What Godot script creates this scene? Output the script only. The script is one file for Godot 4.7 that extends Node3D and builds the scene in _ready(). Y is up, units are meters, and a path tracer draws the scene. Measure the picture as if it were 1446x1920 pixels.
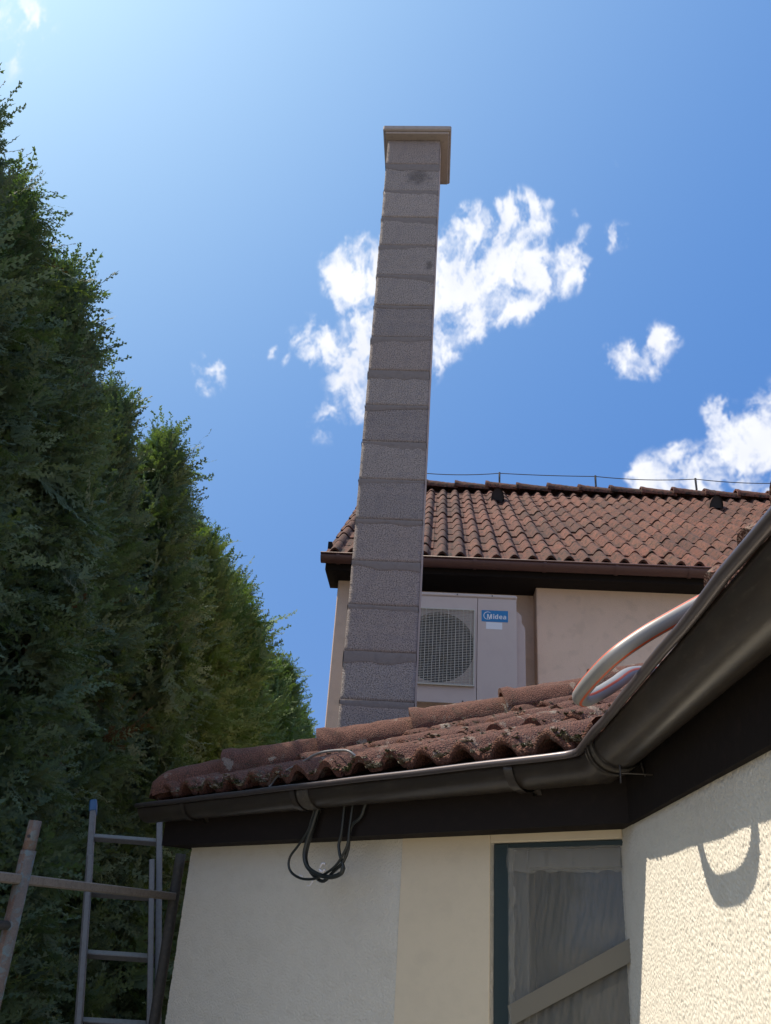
extends Node3D
# A concrete block chimney rising behind the low tiled roof of a house extension.
# Units are metres. The eye stands at the origin, 1.65 m above the yard; the fronts of both
# houses run along X, the angled eave of the extension runs at 45 degrees to them.

const R2 := 1.41421356
const GROUND := -1.65
const SUN := Vector3(-0.536, 0.839, -0.0946)

var rng := RandomNumberGenerator.new()
var counts := {}
var M := {}

# ------------------------------------------------------------------ helpers

func numbered(parent: Node, called: String) -> String:
	var key := str(parent.get_instance_id()) + called
	counts[key] = counts.get(key, -1) + 1
	return called if counts[key] == 0 else "%s_%03d" % [called, counts[key]]

func tag(o: Node, label: String, category: String, group := ""):
	o.set_meta("label", label)
	o.set_meta("category", category)
	if group != "":
		o.set_meta("group", group)
	return o

func thing(called: String, at := Vector3.ZERO) -> Node3D:
	var o := Node3D.new()
	o.name = numbered(self, called)
	add_child(o)
	o.position = at
	return o

func put(parent: Node, called: String, mesh: Mesh, m: Material, xf := Transform3D.IDENTITY) -> MeshInstance3D:
	var o := MeshInstance3D.new()
	o.name = numbered(parent, called)
	o.mesh = mesh
	o.material_override = m
	o.transform = xf
	parent.add_child(o)
	return o

func holder(parent: Node, called: String, at := Vector3.ZERO) -> Node3D:
	var o := Node3D.new()
	o.name = numbered(parent, called)
	o.position = at
	parent.add_child(o)
	return o

func st_new(flat := true) -> SurfaceTool:
	var st := SurfaceTool.new()
	st.begin(Mesh.PRIMITIVE_TRIANGLES)
	st.set_smooth_group(-1 if flat else 0)
	return st

func done(st: SurfaceTool) -> ArrayMesh:
	st.generate_normals()
	return st.commit()

func tri(st: SurfaceTool, a: Vector3, b: Vector3, c: Vector3, n: Vector3):
	if (a - c).cross(a - b).dot(n) < 0.0:
		var k := b
		b = c
		c = k
	st.add_vertex(a)
	st.add_vertex(b)
	st.add_vertex(c)

func quad(st: SurfaceTool, a: Vector3, b: Vector3, c: Vector3, d: Vector3, n: Vector3):
	tri(st, a, b, c, n)
	tri(st, a, c, d, n)

# a box with chamfered edges, in any basis
func cbox(st: SurfaceTool, lo: Vector3, hi: Vector3, bev := 0.0, xf := Transform3D.IDENTITY):
	var c := (lo + hi) * 0.5
	var h := (hi - lo) * 0.5
	bev = minf(bev, minf(h.x, minf(h.y, h.z)) * 0.9)
	var pt := func(s: Vector3, axis: int) -> Vector3:
		var v := Vector3(s.x * (h.x - bev), s.y * (h.y - bev), s.z * (h.z - bev))
		v[axis] = s[axis] * h[axis]
		return xf * (c + v)
	for axis in 3:
		var u := (axis + 1) % 3
		var w := (axis + 2) % 3
		for sg in [-1.0, 1.0]:
			var p := []
			for k in [[-1, -1], [1, -1], [1, 1], [-1, 1]]:
				var s := Vector3.ZERO
				s[axis] = sg
				s[u] = k[0]
				s[w] = k[1]
				p.append(pt.call(s, axis))
			var n := Vector3.ZERO
			n[axis] = sg
			quad(st, p[0], p[1], p[2], p[3], xf.basis * n)
	if bev <= 0.0:
		return
	for axis in 3: # edges along this axis
		var u := (axis + 1) % 3
		var w := (axis + 2) % 3
		for k in [[-1, -1], [1, -1], [1, 1], [-1, 1]]:
			var s0 := Vector3.ZERO
			s0[u] = k[0]
			s0[w] = k[1]
			var s1 := s0
			s0[axis] = -1
			s1[axis] = 1
			var n := Vector3.ZERO
			n[u] = k[0]
			n[w] = k[1]
			quad(st, pt.call(s0, u), pt.call(s1, u), pt.call(s1, w), pt.call(s0, w), xf.basis * n)
	for a in [-1, 1]:
		for b in [-1, 1]:
			for d in [-1, 1]:
				var s := Vector3(a, b, d)
				tri(st, pt.call(s, 0), pt.call(s, 1), pt.call(s, 2), xf.basis * s)

func box_mesh(lo: Vector3, hi: Vector3, bev := 0.0, xf := Transform3D.IDENTITY) -> ArrayMesh:
	var st := st_new()
	cbox(st, lo, hi, bev, xf)
	return done(st)

# swept round tube through points; col may be a Callable(angle) -> Color
func tube(st: SurfaceTool, pts: Array, r: float, sides := 8, r_end := -1.0, col = null):
	if r_end < 0.0:
		r_end = r
	var n := pts.size()
	var up := Vector3(0.137, 0.95, 0.21).normalized()
	var rings := []
	var prev_u := Vector3.ZERO
	for i in n:
		var d: Vector3 = (pts[mini(i + 1, n - 1)] - pts[maxi(i - 1, 0)]).normalized()
		var u: Vector3
		if i == 0:
			u = d.cross(up if absf(d.dot(up)) < 0.95 else Vector3.RIGHT).normalized()
		else:
			u = (prev_u - d * prev_u.dot(d)).normalized()
		prev_u = u
		var w := d.cross(u)
		var rr := lerpf(r, r_end, float(i) / maxf(1.0, n - 1))
		var ring := []
		for k in sides:
			var a := TAU * k / sides
			ring.append(pts[i] + (u * cos(a) + w * sin(a)) * rr)
		rings.append(ring)
	for i in n - 1:
		for k in sides:
			var k2 := (k + 1) % sides
			if col != null:
				st.set_color(col.call(TAU * (k + 0.5) / sides))
			var mid: Vector3 = (pts[i] + pts[i + 1]) * 0.5
			quad(st, rings[i][k], rings[i + 1][k], rings[i + 1][k2], rings[i][k2], (rings[i][k] + rings[i + 1][k2]) * 0.5 - mid)
	for e in [0, n - 1]:
		var d: Vector3 = (pts[0] - pts[1]) if e == 0 else (pts[n - 1] - pts[n - 2])
		for k in sides:
			tri(st, pts[e], rings[e][k], rings[e][(k + 1) % sides], d)

func smooth_path(p: Array, steps := 5) -> Array:
	var out := []
	for i in p.size() - 1:
		var a: Vector3 = p[maxi(i - 1, 0)]
		var b: Vector3 = p[i]
		var c: Vector3 = p[i + 1]
		var d: Vector3 = p[mini(i + 2, p.size() - 1)]
		for k in steps:
			out.append(b.cubic_interpolate(c, a, d, float(k) / steps))
	out.append(p[-1])
	return out

func v3(a: Array) -> Array:
	var o := []
	for p in a:
		o.append(Vector3(p[0], p[1], p[2]))
	return o

# point of the angled eave: t runs along it away to the left, q is the depth behind the eye
func tq(t: float, q: float, y: float) -> Vector3:
	return Vector3((q - t) / R2, y, -(q + t) / R2)

func eave_xf() -> Transform3D: # local x = t, local y = up, local z = q
	return Transform3D(Vector3(-1, 0, -1) / R2, Vector3.UP, Vector3(1, 0, -1) / R2, Vector3.ZERO)

# ------------------------------------------------------------------ materials

func srgb(r: float, g: float, b: float) -> Color:
	return Color(r, g, b).linear_to_srgb()

func mat(r: float, g: float, b: float, rough := 0.8, metal := 0.0) -> StandardMaterial3D:
	var m := StandardMaterial3D.new()
	m.albedo_color = srgb(r, g, b)
	m.roughness = rough
	m.metallic = metal
	return m

func noise_img(size: int, freq: float, sd: int, oct := 4, kind := FastNoiseLite.TYPE_SIMPLEX_SMOOTH, norm := true) -> PackedByteArray:
	var f := FastNoiseLite.new()
	f.noise_type = kind
	f.frequency = freq
	f.seed = sd
	f.fractal_octaves = oct
	if oct <= 1:
		f.fractal_type = FastNoiseLite.FRACTAL_NONE
	var im := f.get_seamless_image(size, size, false, false, 0.1, norm)
	im.convert(Image.FORMAT_L8)
	return im.get_data()

func sstep(a: float, b: float, x: float) -> float:
	var t := clampf((x - a) / (b - a), 0.0, 1.0)
	return t * t * (3.0 - 2.0 * t)

# layers of matter: every layer [noise bytes, from, to, linear colour] is laid over the one before where its noise rises from..to
func paint(size: int, base: Color, layers: Array) -> ImageTexture:
	var data := PackedByteArray()
	data.resize(size * size * 3)
	var luts := []
	for L in layers:
		var lut := PackedFloat32Array()
		for k in 256:
			lut.append(sstep(L[1], L[2], k / 255.0) * (L[4] if L.size() > 4 else 1.0))
		luts.append(lut)
	var g := PackedByteArray()
	for k in 1025:
		g.append(int(round(clampf(Color(k / 1024.0, 0, 0).linear_to_srgb().r, 0, 1) * 255)))
	var n := layers.size()
	for i in size * size:
		var r := base.r
		var gg := base.g
		var b := base.b
		for k in n:
			var w: float = luts[k][layers[k][0][i]]
			if w > 0.0:
				var c: Color = layers[k][3]
				r += (c.r - r) * w
				gg += (c.g - gg) * w
				b += (c.b - b) * w
		data[i * 3] = g[int(clampf(r, 0, 1) * 1024)]
		data[i * 3 + 1] = g[int(clampf(gg, 0, 1) * 1024)]
		data[i * 3 + 2] = g[int(clampf(b, 0, 1) * 1024)]
	var im := Image.create_from_data(size, size, false, Image.FORMAT_RGB8, data)
	return ImageTexture.create_from_image(im)

func bump(bytes: PackedByteArray, size: int, strength: float) -> ImageTexture:
	var im := Image.create_from_data(size, size, false, Image.FORMAT_L8, bytes)
	im.convert(Image.FORMAT_RGBA8)
	im.bump_map_to_normal_map(strength)
	return ImageTexture.create_from_image(im)

func tmat(tex: Texture2D, per_metre: float, rough := 0.9, normal: Texture2D = null, nscale := 1.0) -> StandardMaterial3D:
	var m := StandardMaterial3D.new()
	m.albedo_texture = tex
	m.roughness = rough
	m.uv1_triplanar = true
	m.uv1_world_triplanar = true
	m.uv1_scale = Vector3.ONE * per_metre
	if normal:
		m.normal_enabled = true
		m.normal_texture = normal
		m.normal_scale = nscale
	return m

func tint(m: StandardMaterial3D, c: Color) -> StandardMaterial3D:
	var k: StandardMaterial3D = m.duplicate()
	k.albedo_color = c.linear_to_srgb()
	return k

func make_materials():
	var S := 512
	var fine := noise_img(S, 0.09, 11, 3)
	var grain := noise_img(S, 0.22, 12, 2)
	var mid := noise_img(S, 0.03, 13, 4)
	var big := noise_img(S, 0.009, 14, 4)
	var big2 := noise_img(S, 0.012, 15, 5)
	var spots := noise_img(S, 0.034, 18, 3)
	var cells := noise_img(S, 0.11, 16, 1, FastNoiseLite.TYPE_CELLULAR)
	# weathered red concrete roof tile: sandy grain, sooty patches, grey lichen, dark moss
	var tile := paint(S, Color(0.185, 0.066, 0.043), [
		[grain, 0.50, 0.85, Color(0.42, 0.175, 0.120), 0.85], [grain, 0.50, 0.22, Color(0.045, 0.016, 0.012), 0.9],
		[mid, 0.55, 0.85, Color(0.12, 0.045, 0.033), 0.7], [big, 0.58, 0.8, Color(0.09, 0.045, 0.030), 0.6],
		[fine, 0.76, 0.84, Color(0.27, 0.23, 0.19), 0.5], [spots, 0.58, 0.66, Color(0.028, 0.022, 0.016), 0.92], [big2, 0.72, 0.82, Color(0.045, 0.040, 0.026), 0.7]])
	var near_tile := paint(S, Color(0.120, 0.049, 0.034), [
		[grain, 0.54, 0.80, Color(0.30, 0.135, 0.094), 0.9], [grain, 0.52, 0.28, Color(0.028, 0.012, 0.009), 0.9],
		[mid, 0.55, 0.85, Color(0.10, 0.042, 0.030), 0.6], [big, 0.58, 0.8, Color(0.09, 0.045, 0.030), 0.5],
		[spots, 0.74, 0.80, Color(0.035, 0.028, 0.020), 0.8], [big2, 0.78, 0.84, Color(0.28, 0.26, 0.22), 0.7]])
	M.tile = []
	var tn := bump(grain, S, 2.0)
	for k in [Color(0.60, 0.58, 0.58), Color(0.74, 0.72, 0.72), Color(0.44, 0.45, 0.47), Color(0.66, 0.69, 0.68), Color(0.52, 0.54, 0.56)]:
		M.tile.append(tint(tmat(tile, 1.1, 0.95, tn, 0.8), k))
	M.tile_near = tmat(near_tile, 1.5, 0.95, bump(grain, S, 7.0), 1.0)
	# porous lightweight-concrete block
	var block := paint(S, Color(0.32, 0.278, 0.260), [
		[fine, 0.50, 0.78, Color(0.43, 0.385, 0.362), 0.8], [fine, 0.46, 0.26, Color(0.10, 0.09, 0.088), 0.9],
		[grain, 0.32, 0.12, Color(0.06, 0.055, 0.06), 0.8], [grain, 0.72, 0.9, Color(0.48, 0.45, 0.43), 0.6],
		[big, 0.55, 0.85, Color(0.21, 0.19, 0.20), 0.45], [big2, 0.62, 0.85, Color(0.30, 0.27, 0.255), 0.4]])
	M.block = []
	for k in [Color(1, 1, 1), Color(1.10, 1.09, 1.08), Color(0.87, 0.87, 0.89), Color(0.96, 0.93, 0.92)]:
		M.block.append(tint(tmat(block, 2.5, 0.97, bump(fine, S, 4.0), 1.0), k))
	M.block_damp = M.block[0].duplicate()
	M.block_damp.vertex_color_use_as_albedo = true
	M.mortar = tmat(paint(S, Color(0.205, 0.178, 0.168), [[mid, 0.5, 0.9, Color(0.165, 0.143, 0.136), 0.8], [grain, 0.35, 0.1, Color(0.15, 0.135, 0.13), 0.5], [fine, 0.66, 0.9, Color(0.30, 0.275, 0.26), 0.5]]), 1.3, 0.95, bump(mid, S, 1.5), 0.6)
	M.cap = tmat(paint(S, Color(0.37, 0.325, 0.305), [[mid, 0.5, 0.9, Color(0.30, 0.265, 0.25), 0.8], [grain, 0.3, 0.1, Color(0.2, 0.18, 0.17), 0.5]]), 1.2, 0.9, bump(fine, S, 1.0), 0.5)
	M.skim = tmat(paint(S, Color(0.50, 0.385, 0.31), [[mid, 0.5, 0.9, Color(0.44, 0.335, 0.27), 0.8], [grain, 0.35, 0.1, Color(0.36, 0.28, 0.23), 0.5], [fine, 0.7, 0.9, Color(0.55, 0.46, 0.39), 0.5]]), 1.6, 0.95, bump(fine, S, 1.5), 0.5)
	# cream mineral render
	var render_tex := paint(S, Color(0.645, 0.61, 0.535), [[grain, 0.38, 0.1, Color(0.50, 0.47, 0.405), 0.6], [big, 0.5, 0.9, Color(0.60, 0.565, 0.485), 0.6], [big2, 0.62, 0.8, Color(0.57, 0.535, 0.46), 0.5]])
	M.stucco = tmat(render_tex, 2.0, 0.95, bump(cells, S, 3.5), 0.9)
	M.stucco_relief = tmat(render_tex, 2.0, 0.95)
	M.smooth_render = tmat(paint(S, Color(0.70, 0.605, 0.45), [[mid, 0.5, 0.9, Color(0.66, 0.57, 0.425), 0.6], [big2, 0.6, 0.8, Color(0.63, 0.545, 0.41), 0.5], [grain, 0.3, 0.1, Color(0.58, 0.51, 0.385), 0.4]]), 1.2, 0.92, bump(fine, S, 0.7), 0.4)
	M.house_render = tmat(paint(S, Color(0.80, 0.60, 0.455), [[big, 0.45, 0.9, Color(0.76, 0.57, 0.43), 0.7], [big2, 0.6, 0.85, Color(0.66, 0.495, 0.375), 0.5], [grain, 0.35, 0.1, Color(0.62, 0.41, 0.305), 0.5]]), 0.9, 0.95, bump(grain, S, 1.6), 0.6)
	# painted metal gutters
	var gut := paint(S, Color(0.038, 0.031, 0.027), [[mid, 0.5, 0.85, Color(0.056, 0.047, 0.038), 0.8], [fine, 0.70, 0.85, Color(0.085, 0.076, 0.062), 0.6], [grain, 0.80, 0.9, Color(0.13, 0.12, 0.10), 0.4], [big2, 0.66, 0.8, Color(0.07, 0.06, 0.048), 0.5]])
	M.gutter = tmat(gut, 2.2, 0.30)
	M.gutter.uv1_scale = Vector3(2.2, 2.2, 0.5)
	M.gutter.metallic = 0.0
	M.gutter.metallic_specular = 0.55
	M.bead = mat(0.16, 0.14, 0.145, 0.34, 0.75)
	M.seal = tmat(paint(S, Color(0.055, 0.047, 0.04), [[mid, 0.55, 0.8, Color(0.17, 0.145, 0.10), 0.8], [fine, 0.6, 0.8, Color(0.03, 0.027, 0.025), 0.8]]), 4.0, 0.5)
	M.house_gutter = tmat(paint(S, Color(0.105, 0.048, 0.040), [[mid, 0.5, 0.9, Color(0.085, 0.040, 0.035), 0.8], [fine, 0.7, 0.9, Color(0.14, 0.075, 0.06), 0.5]]), 1.4, 0.5)
	var wood := paint(S, Color(0.021, 0.017, 0.016), [[mid, 0.5, 0.9, Color(0.028, 0.022, 0.020), 0.8], [fine, 0.6, 0.9, Color(0.019, 0.016, 0.016), 0.7]])
	M.dark_wood = tmat(wood, 1.5, 0.8, bump(mid, S, 1.0), 0.5)
	M.dark_wood.metallic_specular = 0.2
	M.deck = mat(0.05, 0.04, 0.035, 0.9)
	# metals and plastics
	M.aluminium = tmat(paint(S, Color(0.15, 0.15, 0.15), [[mid, 0.5, 0.8, Color(0.12, 0.115, 0.105), 0.8], [fine, 0.66, 0.8, Color(0.12, 0.11, 0.095), 0.6], [grain, 0.8, 0.9, Color(0.32, 0.32, 0.30), 0.6]]), 2.5, 0.5)
	M.aluminium.metallic = 0.35
	M.rust = tmat(paint(S, Color(0.135, 0.085, 0.062), [[mid, 0.5, 0.8, Color(0.20, 0.13, 0.095), 0.8], [fine, 0.6, 0.8, Color(0.07, 0.05, 0.042), 0.8], [big2, 0.60, 0.68, Color(0.12, 0.19, 0.20), 0.8], [grain, 0.78, 0.9, Color(0.34, 0.29, 0.25), 0.7]]), 3.0, 0.85, bump(fine, S, 3.0), 0.7)
	M.dark_steel = tmat(paint(S, Color(0.05, 0.048, 0.045), [[mid, 0.5, 0.8, Color(0.085, 0.075, 0.065), 0.8]]), 3.0, 0.7)
	M.plank = tmat(paint(S, Color(0.20, 0.175, 0.15), [[mid, 0.5, 0.8, Color(0.15, 0.13, 0.11), 0.8], [fine, 0.6, 0.8, Color(0.10, 0.085, 0.07), 0.6], [grain, 0.7, 0.9, Color(0.27, 0.25, 0.22), 0.6]]), 2.0, 0.9, bump(mid, S, 2.0), 0.6)
	M.blue_plastic = mat(0.03, 0.10, 0.22, 0.5)
	M.cable = mat(0.018, 0.022, 0.022, 0.42)
	M.grey_cable = mat(0.16, 0.16, 0.17, 0.45)
	M.white_plastic = mat(0.62, 0.60, 0.62, 0.5)
	M.unit_paint = tmat(paint(S, Color(0.58, 0.475, 0.425), [[big, 0.45, 0.9, Color(0.55, 0.445, 0.40), 0.7], [grain, 0.3, 0.05, Color(0.48, 0.395, 0.35), 0.25]]), 1.0, 0.55)
	M.grille = mat(0.52, 0.48, 0.41, 0.5)
	M.fan = mat(0.04, 0.042, 0.05, 0.45)
	M.well = mat(0.03, 0.03, 0.035, 0.8)
	M.sticker = mat(0.015, 0.19, 0.44, 0.4)
	M.print_white = mat(0.78, 0.78, 0.80, 0.5)
	M.frame = mat(0.018, 0.036, 0.040, 0.5)
	M.sash = mat(0.07, 0.072, 0.07, 0.5)
	M.glass = mat(0.02, 0.024, 0.026, 0.06)
	M.film = mat(0.55, 0.53, 0.47, 0.28)
	M.film.transparency = BaseMaterial3D.TRANSPARENCY_ALPHA
	M.film.albedo_color.a = 0.22
	M.film.cull_mode = BaseMaterial3D.CULL_DISABLED
	M.tape = mat(0.20, 0.18, 0.14, 0.75)
	M.hose = StandardMaterial3D.new()
	M.hose.vertex_color_use_as_albedo = true
	M.hose.roughness = 0.42
	M.rod = mat(0.05, 0.045, 0.04, 0.6)
	M.bark = tmat(paint(S, Color(0.10, 0.065, 0.045), [[mid, 0.5, 0.8, Color(0.15, 0.10, 0.07), 0.8], [fine, 0.6, 0.8, Color(0.05, 0.035, 0.025), 0.8]]), 2.0, 0.95)
	M.leaf = StandardMaterial3D.new()
	M.leaf.vertex_color_use_as_albedo = true
	M.leaf.roughness = 0.75
	M.leaf.cull_mode = BaseMaterial3D.CULL_DISABLED
	M.leaf.backlight_enabled = true
	M.leaf.backlight = Color(0.78, 0.85, 0.42)
	M.moss = StandardMaterial3D.new()
	M.moss.vertex_color_use_as_albedo = true
	M.moss.roughness = 1.0
	M.moss.cull_mode = BaseMaterial3D.CULL_DISABLED
	M.yard = tmat(paint(S, Color(0.27, 0.235, 0.18), [[fine, 0.5, 0.8, Color(0.33, 0.295, 0.235), 0.8], [grain, 0.4, 0.1, Color(0.17, 0.15, 0.115), 0.8], [big, 0.62, 0.75, Color(0.13, 0.14, 0.065), 0.7]]), 0.35, 0.95)

# ------------------------------------------------------------------ sky

func make_sky() -> Sky:
	var sun := SUN.normalized()
	# air: blue deepening away from the sun, paler around it and towards the horizon, and scattered fair-weather clouds outside the view
	var W := 1024
	var H := 512
	var pad := 16 # columns past either end, so that the seam at the north is smooth after scaling
	var im := Image.create(W + 2 * pad, H, false, Image.FORMAT_RGBAF)
	var nz := FastNoiseLite.new()
	nz.seed = 5
	nz.frequency = 1.7
	nz.fractal_octaves = 5
	for j in H:
		var el := (0.5 - (j + 0.5) / H) * PI
		var sy := sin(el)
		var cy := cos(el)
		for i in W + 2 * pad:
			var az := (i - pad + 0.5) / W * TAU
			var d := Vector3(sin(az) * cy, sy, -cos(az) * cy)
			var c := air(d, sun)
			if sy > -0.02:
				var a := wrapf(az, -PI, PI)
				var off := sstep(0.78, 1.1, absf(a)) if el < 1.2 else 1.0
				if off > 0.0:
					var k := d / maxf(0.12, sy + 0.12)
					var n := nz.get_noise_3d(k.x, k.z, 0.0)
					var cl := sstep(0.06, 0.36, n) * off * 0.85
					c = c.lerp(Color(0.84, 0.82, 0.81), cl)
			im.set_pixel(i, j, c)
	im.resize(4096 + 8 * pad, 2048, Image.INTERPOLATE_CUBIC)
	im = im.get_region(Rect2i(4 * pad, 0, 4096, 2048))
	# the clouds in view: az, el, radius (degrees), weight
	var blobs := [[-11.8,37.8,1.20,0.70],[-10.1,37.2,1.42,0.90],[-8.6,35.9,1.50,0.95],[-7.4,35.1,1.43,0.90],[-7.0,34.0,1.22,0.70],[-8.1,32.9,1.08,0.55],[-9.6,31.7,1.08,0.45],[-9.5,33.0,0.79,0.40],[-9.2,42.4,1.46,1.00],[-8.1,41.5,1.75,1.10],[-7.3,43.3,1.25,1.00],[-6.9,40.6,2.11,1.20],[-6.5,38.6,2.13,1.20],[-6.1,36.8,1.57,1.10],[-7.7,44.5,0.45,0.50],[-9.7,43.4,0.69,0.50],[-3.7,42.8,2.43,1.20],[-3.2,40.1,2.81,1.30],[-3.2,37.3,2.13,1.00],[0.1,42.9,1.93,1.00],[0.4,40.9,1.53,1.00],[-0.2,38.8,1.55,1.00],[1.7,45.7,1.02,0.80],[2.7,44.9,1.63,1.00],[4.8,45.5,1.55,1.10],[5.9,46.4,1.13,1.10],[7.0,46.0,1.00,1.00],[8.9,46.6,0.33,0.50],[8.6,45.1,0.86,0.50],[1.7,43.3,1.72,1.00],[4.1,42.2,2.05,1.15],[3.0,40.4,1.73,1.00],[2.8,39.2,1.12,0.70],[5.9,41.5,1.91,1.10],[7.8,42.1,1.69,1.10],[9.6,42.5,1.47,1.05],[11.0,42.9,0.99,0.90],[11.9,42.8,0.53,0.60],[1.5,37.8,0.63,0.35],[0.5,39.9,1.05,0.80],[11.9,44.6,0.49,0.60],[14.5,44.1,0.84,0.60],[13.3,43.5,0.65,0.35],[11.1,45.8,0.39,0.30],[15.3,48.4,0.44,0.25],[-18.9,33.7,0.90,0.90],[-19.6,34.6,0.82,0.50],[-18.4,34.6,0.55,0.40],[-13.9,36.1,0.60,0.85],[-14.8,35.1,0.25,0.40],[-15.8,35.9,0.24,0.40],[13.9,36.5,1.12,0.70],[15.3,36.1,1.18,0.90],[16.6,36.2,1.10,0.95],[17.5,37.0,0.96,0.95],[17.2,37.9,0.64,0.80],[20.7,32.5,0.93,0.60],[20.8,31.5,0.74,0.50],[21.7,33.0,0.49,0.35],[23.6,32.9,0.30,0.30],[23.9,29.6,2.35,1.30],[25.9,30.5,2.56,1.30],[22.2,29.0,1.99,1.25],[20.0,28.9,1.74,1.15],[18.0,28.9,1.47,1.10],[16.2,29.1,1.24,1.10],[14.6,28.9,0.93,1.00],[18.4,27.3,2.21,1.20],[22.5,26.7,2.67,1.30],[15.1,28.0,1.18,1.00],[27.5,28.2,3.29,1.30],[29.7,26.5,3.15,1.20],[-42.9,48.3,2.72,0.50],[-39.2,49.3,1.69,0.34]]
	var X0 := -560
	var Y0 := 350
	var BW := 1000
	var BH := 520
	var field := PackedFloat32Array()
	field.resize(BW * BH)
	for b in blobs:
		var cx: float = b[0] / 360.0 * 4096 - X0
		var cy2: float = (90.0 - b[1]) / 180.0 * 2048 - Y0
		var ry: float = b[2] * 11.378 * 1.7
		var rx: float = ry / cos(deg_to_rad(b[1]))
		for y in range(maxi(0, int(cy2 - ry)), mini(BH, int(cy2 + ry) + 1)):
			for x in range(maxi(0, int(cx - rx)), mini(BW, int(cx + rx) + 1)):
				var dx := (x - cx) / rx
				var dy := (y - cy2) / ry
				var q := 1.0 - dx * dx - dy * dy
				if q > 0.0:
					field[y * BW + x] += q * q * b[3]
	var wisp := FastNoiseLite.new()
	wisp.seed = 21
	wisp.frequency = 0.026
	wisp.fractal_octaves = 6
	wisp.fractal_gain = 0.58
	wisp.domain_warp_enabled = true
	wisp.domain_warp_amplitude = 34.0
	wisp.domain_warp_fractal_octaves = 3
	wisp.domain_warp_frequency = 0.02
	var tuft := FastNoiseLite.new()
	tuft.seed = 41
	tuft.frequency = 0.075
	tuft.fractal_octaves = 4
	tuft.fractal_gain = 0.6
	var body := FastNoiseLite.new()
	body.seed = 33
	body.frequency = 0.014
	body.fractal_octaves = 4
	for y in BH:
		for x in BW:
			var f: float = field[y * BW + x]
			if f <= 0.004:
				continue
			var n := wisp.get_noise_2d(x, y)
			var fine_n := tuft.get_noise_2d(x, y)
			var v := minf(f * 0.78, 0.95) + (n * 1.35 + fine_n * 0.26) * sstep(0.0, 0.40, f)
			var a := pow(sstep(0.06, 1.34, v), 1.35)
			if a <= 0.003:
				continue
			var px := posmod(x + X0, 4096)
			var base := im.get_pixel(px, y + Y0)
			var th := 0.5 + 0.5 * body.get_noise_2d(x, y)
			var white := Color(0.88, 0.88, 0.90).lerp(Color(0.60, 0.63, 0.71), clampf(th * a * 0.8, 0, 1))
			im.set_pixel(px, y + Y0, base.lerp(white, a * 0.97))
	var pm := PanoramaSkyMaterial.new()
	pm.panorama = ImageTexture.create_from_image(im)
	var sky := Sky.new()
	sky.sky_material = pm
	return sky

func air(d: Vector3, sun: Vector3) -> Color:
	var ang := rad_to_deg(acos(clampf(d.dot(sun), -1, 1)))
	var g := exp(-pow(ang / 33.0, 1.35))
	var g2 := exp(-ang / 9.0)
	var c := Color(0.036, 0.150, 0.465)
	c += Color(0.64, 0.82, 0.64) * g + Color(1.0, 1.0, 1.0) * g2 * 1.5
	var hz := exp(-maxf(0.0, d.y) * 5.0)
	c = c.lerp(Color(0.36, 0.50, 0.72), hz * 0.5)
	if d.y < 0.0:
		c = c.lerp(Color(0.16, 0.15, 0.12), sstep(0.0, 0.05, -d.y))
	c.a = 1.0
	return c

# ------------------------------------------------------------------ roof pieces

# concrete interlocking tile, two rolls across 0.30 m. Local x across, y up, -z uphill, nose at z = 0
func tile_mesh(sd: int, nx: int, nz: int, rough: float, gauge: float, roll := 0.045) -> ArrayMesh:
	var f := FastNoiseLite.new()
	f.seed = sd
	f.frequency = 22.0
	f.fractal_octaves = 3
	var len := gauge + 0.07
	var W := 0.299
	var top := func(x: float, z: float) -> Vector3:
		var u := fposmod(x, 0.15) / 0.15
		var y := roll * pow(sin(PI * clampf((u - 0.18) / 0.64, 0, 1)), 0.85)
		var nose := clampf((z + 0.022) / 0.022, 0, 1)
		y -= 0.007 * nose * nose
		y += f.get_noise_3d(x, y, z) * rough
		return Vector3(x, y, z + f.get_noise_3d(x + 7.0, y, z) * rough * 0.8)
	var P := []
	for i in nx + 1:
		var row := []
		for j in nz + 1:
			var w := float(j) / nz
			row.append(top.call(W * i / nx, -len * w * (0.4 + 0.6 * w) if nz > 3 else -len * w))
		P.append(row)
	var st := st_new(false)
	for i in nx:
		for j in nz:
			quad(st, P[i][j], P[i + 1][j], P[i + 1][j + 1], P[i][j + 1], Vector3.UP)
	var thick := Vector3(0, -0.021, -0.004)
	st.set_smooth_group(1)
	for i in nx: # nose and underside
		quad(st, P[i][0], P[i + 1][0], P[i + 1][0] + thick, P[i][0] + thick, Vector3(0, 0, 1))
	st.set_smooth_group(2)
	for i in nx:
		quad(st, P[i][0] + thick, P[i + 1][0] + thick, P[i + 1][nz] + thick, P[i][nz] + thick, Vector3.DOWN)
	st.set_smooth_group(-1)
	for j in nz:
		quad(st, P[0][j], P[0][j + 1], P[0][j + 1] + thick, P[0][j] + thick, Vector3.LEFT)
		quad(st, P[nx][j], P[nx][j + 1], P[nx][j + 1] + thick, P[nx][j] + thick, Vector3.RIGHT)
	return done(st)

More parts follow.
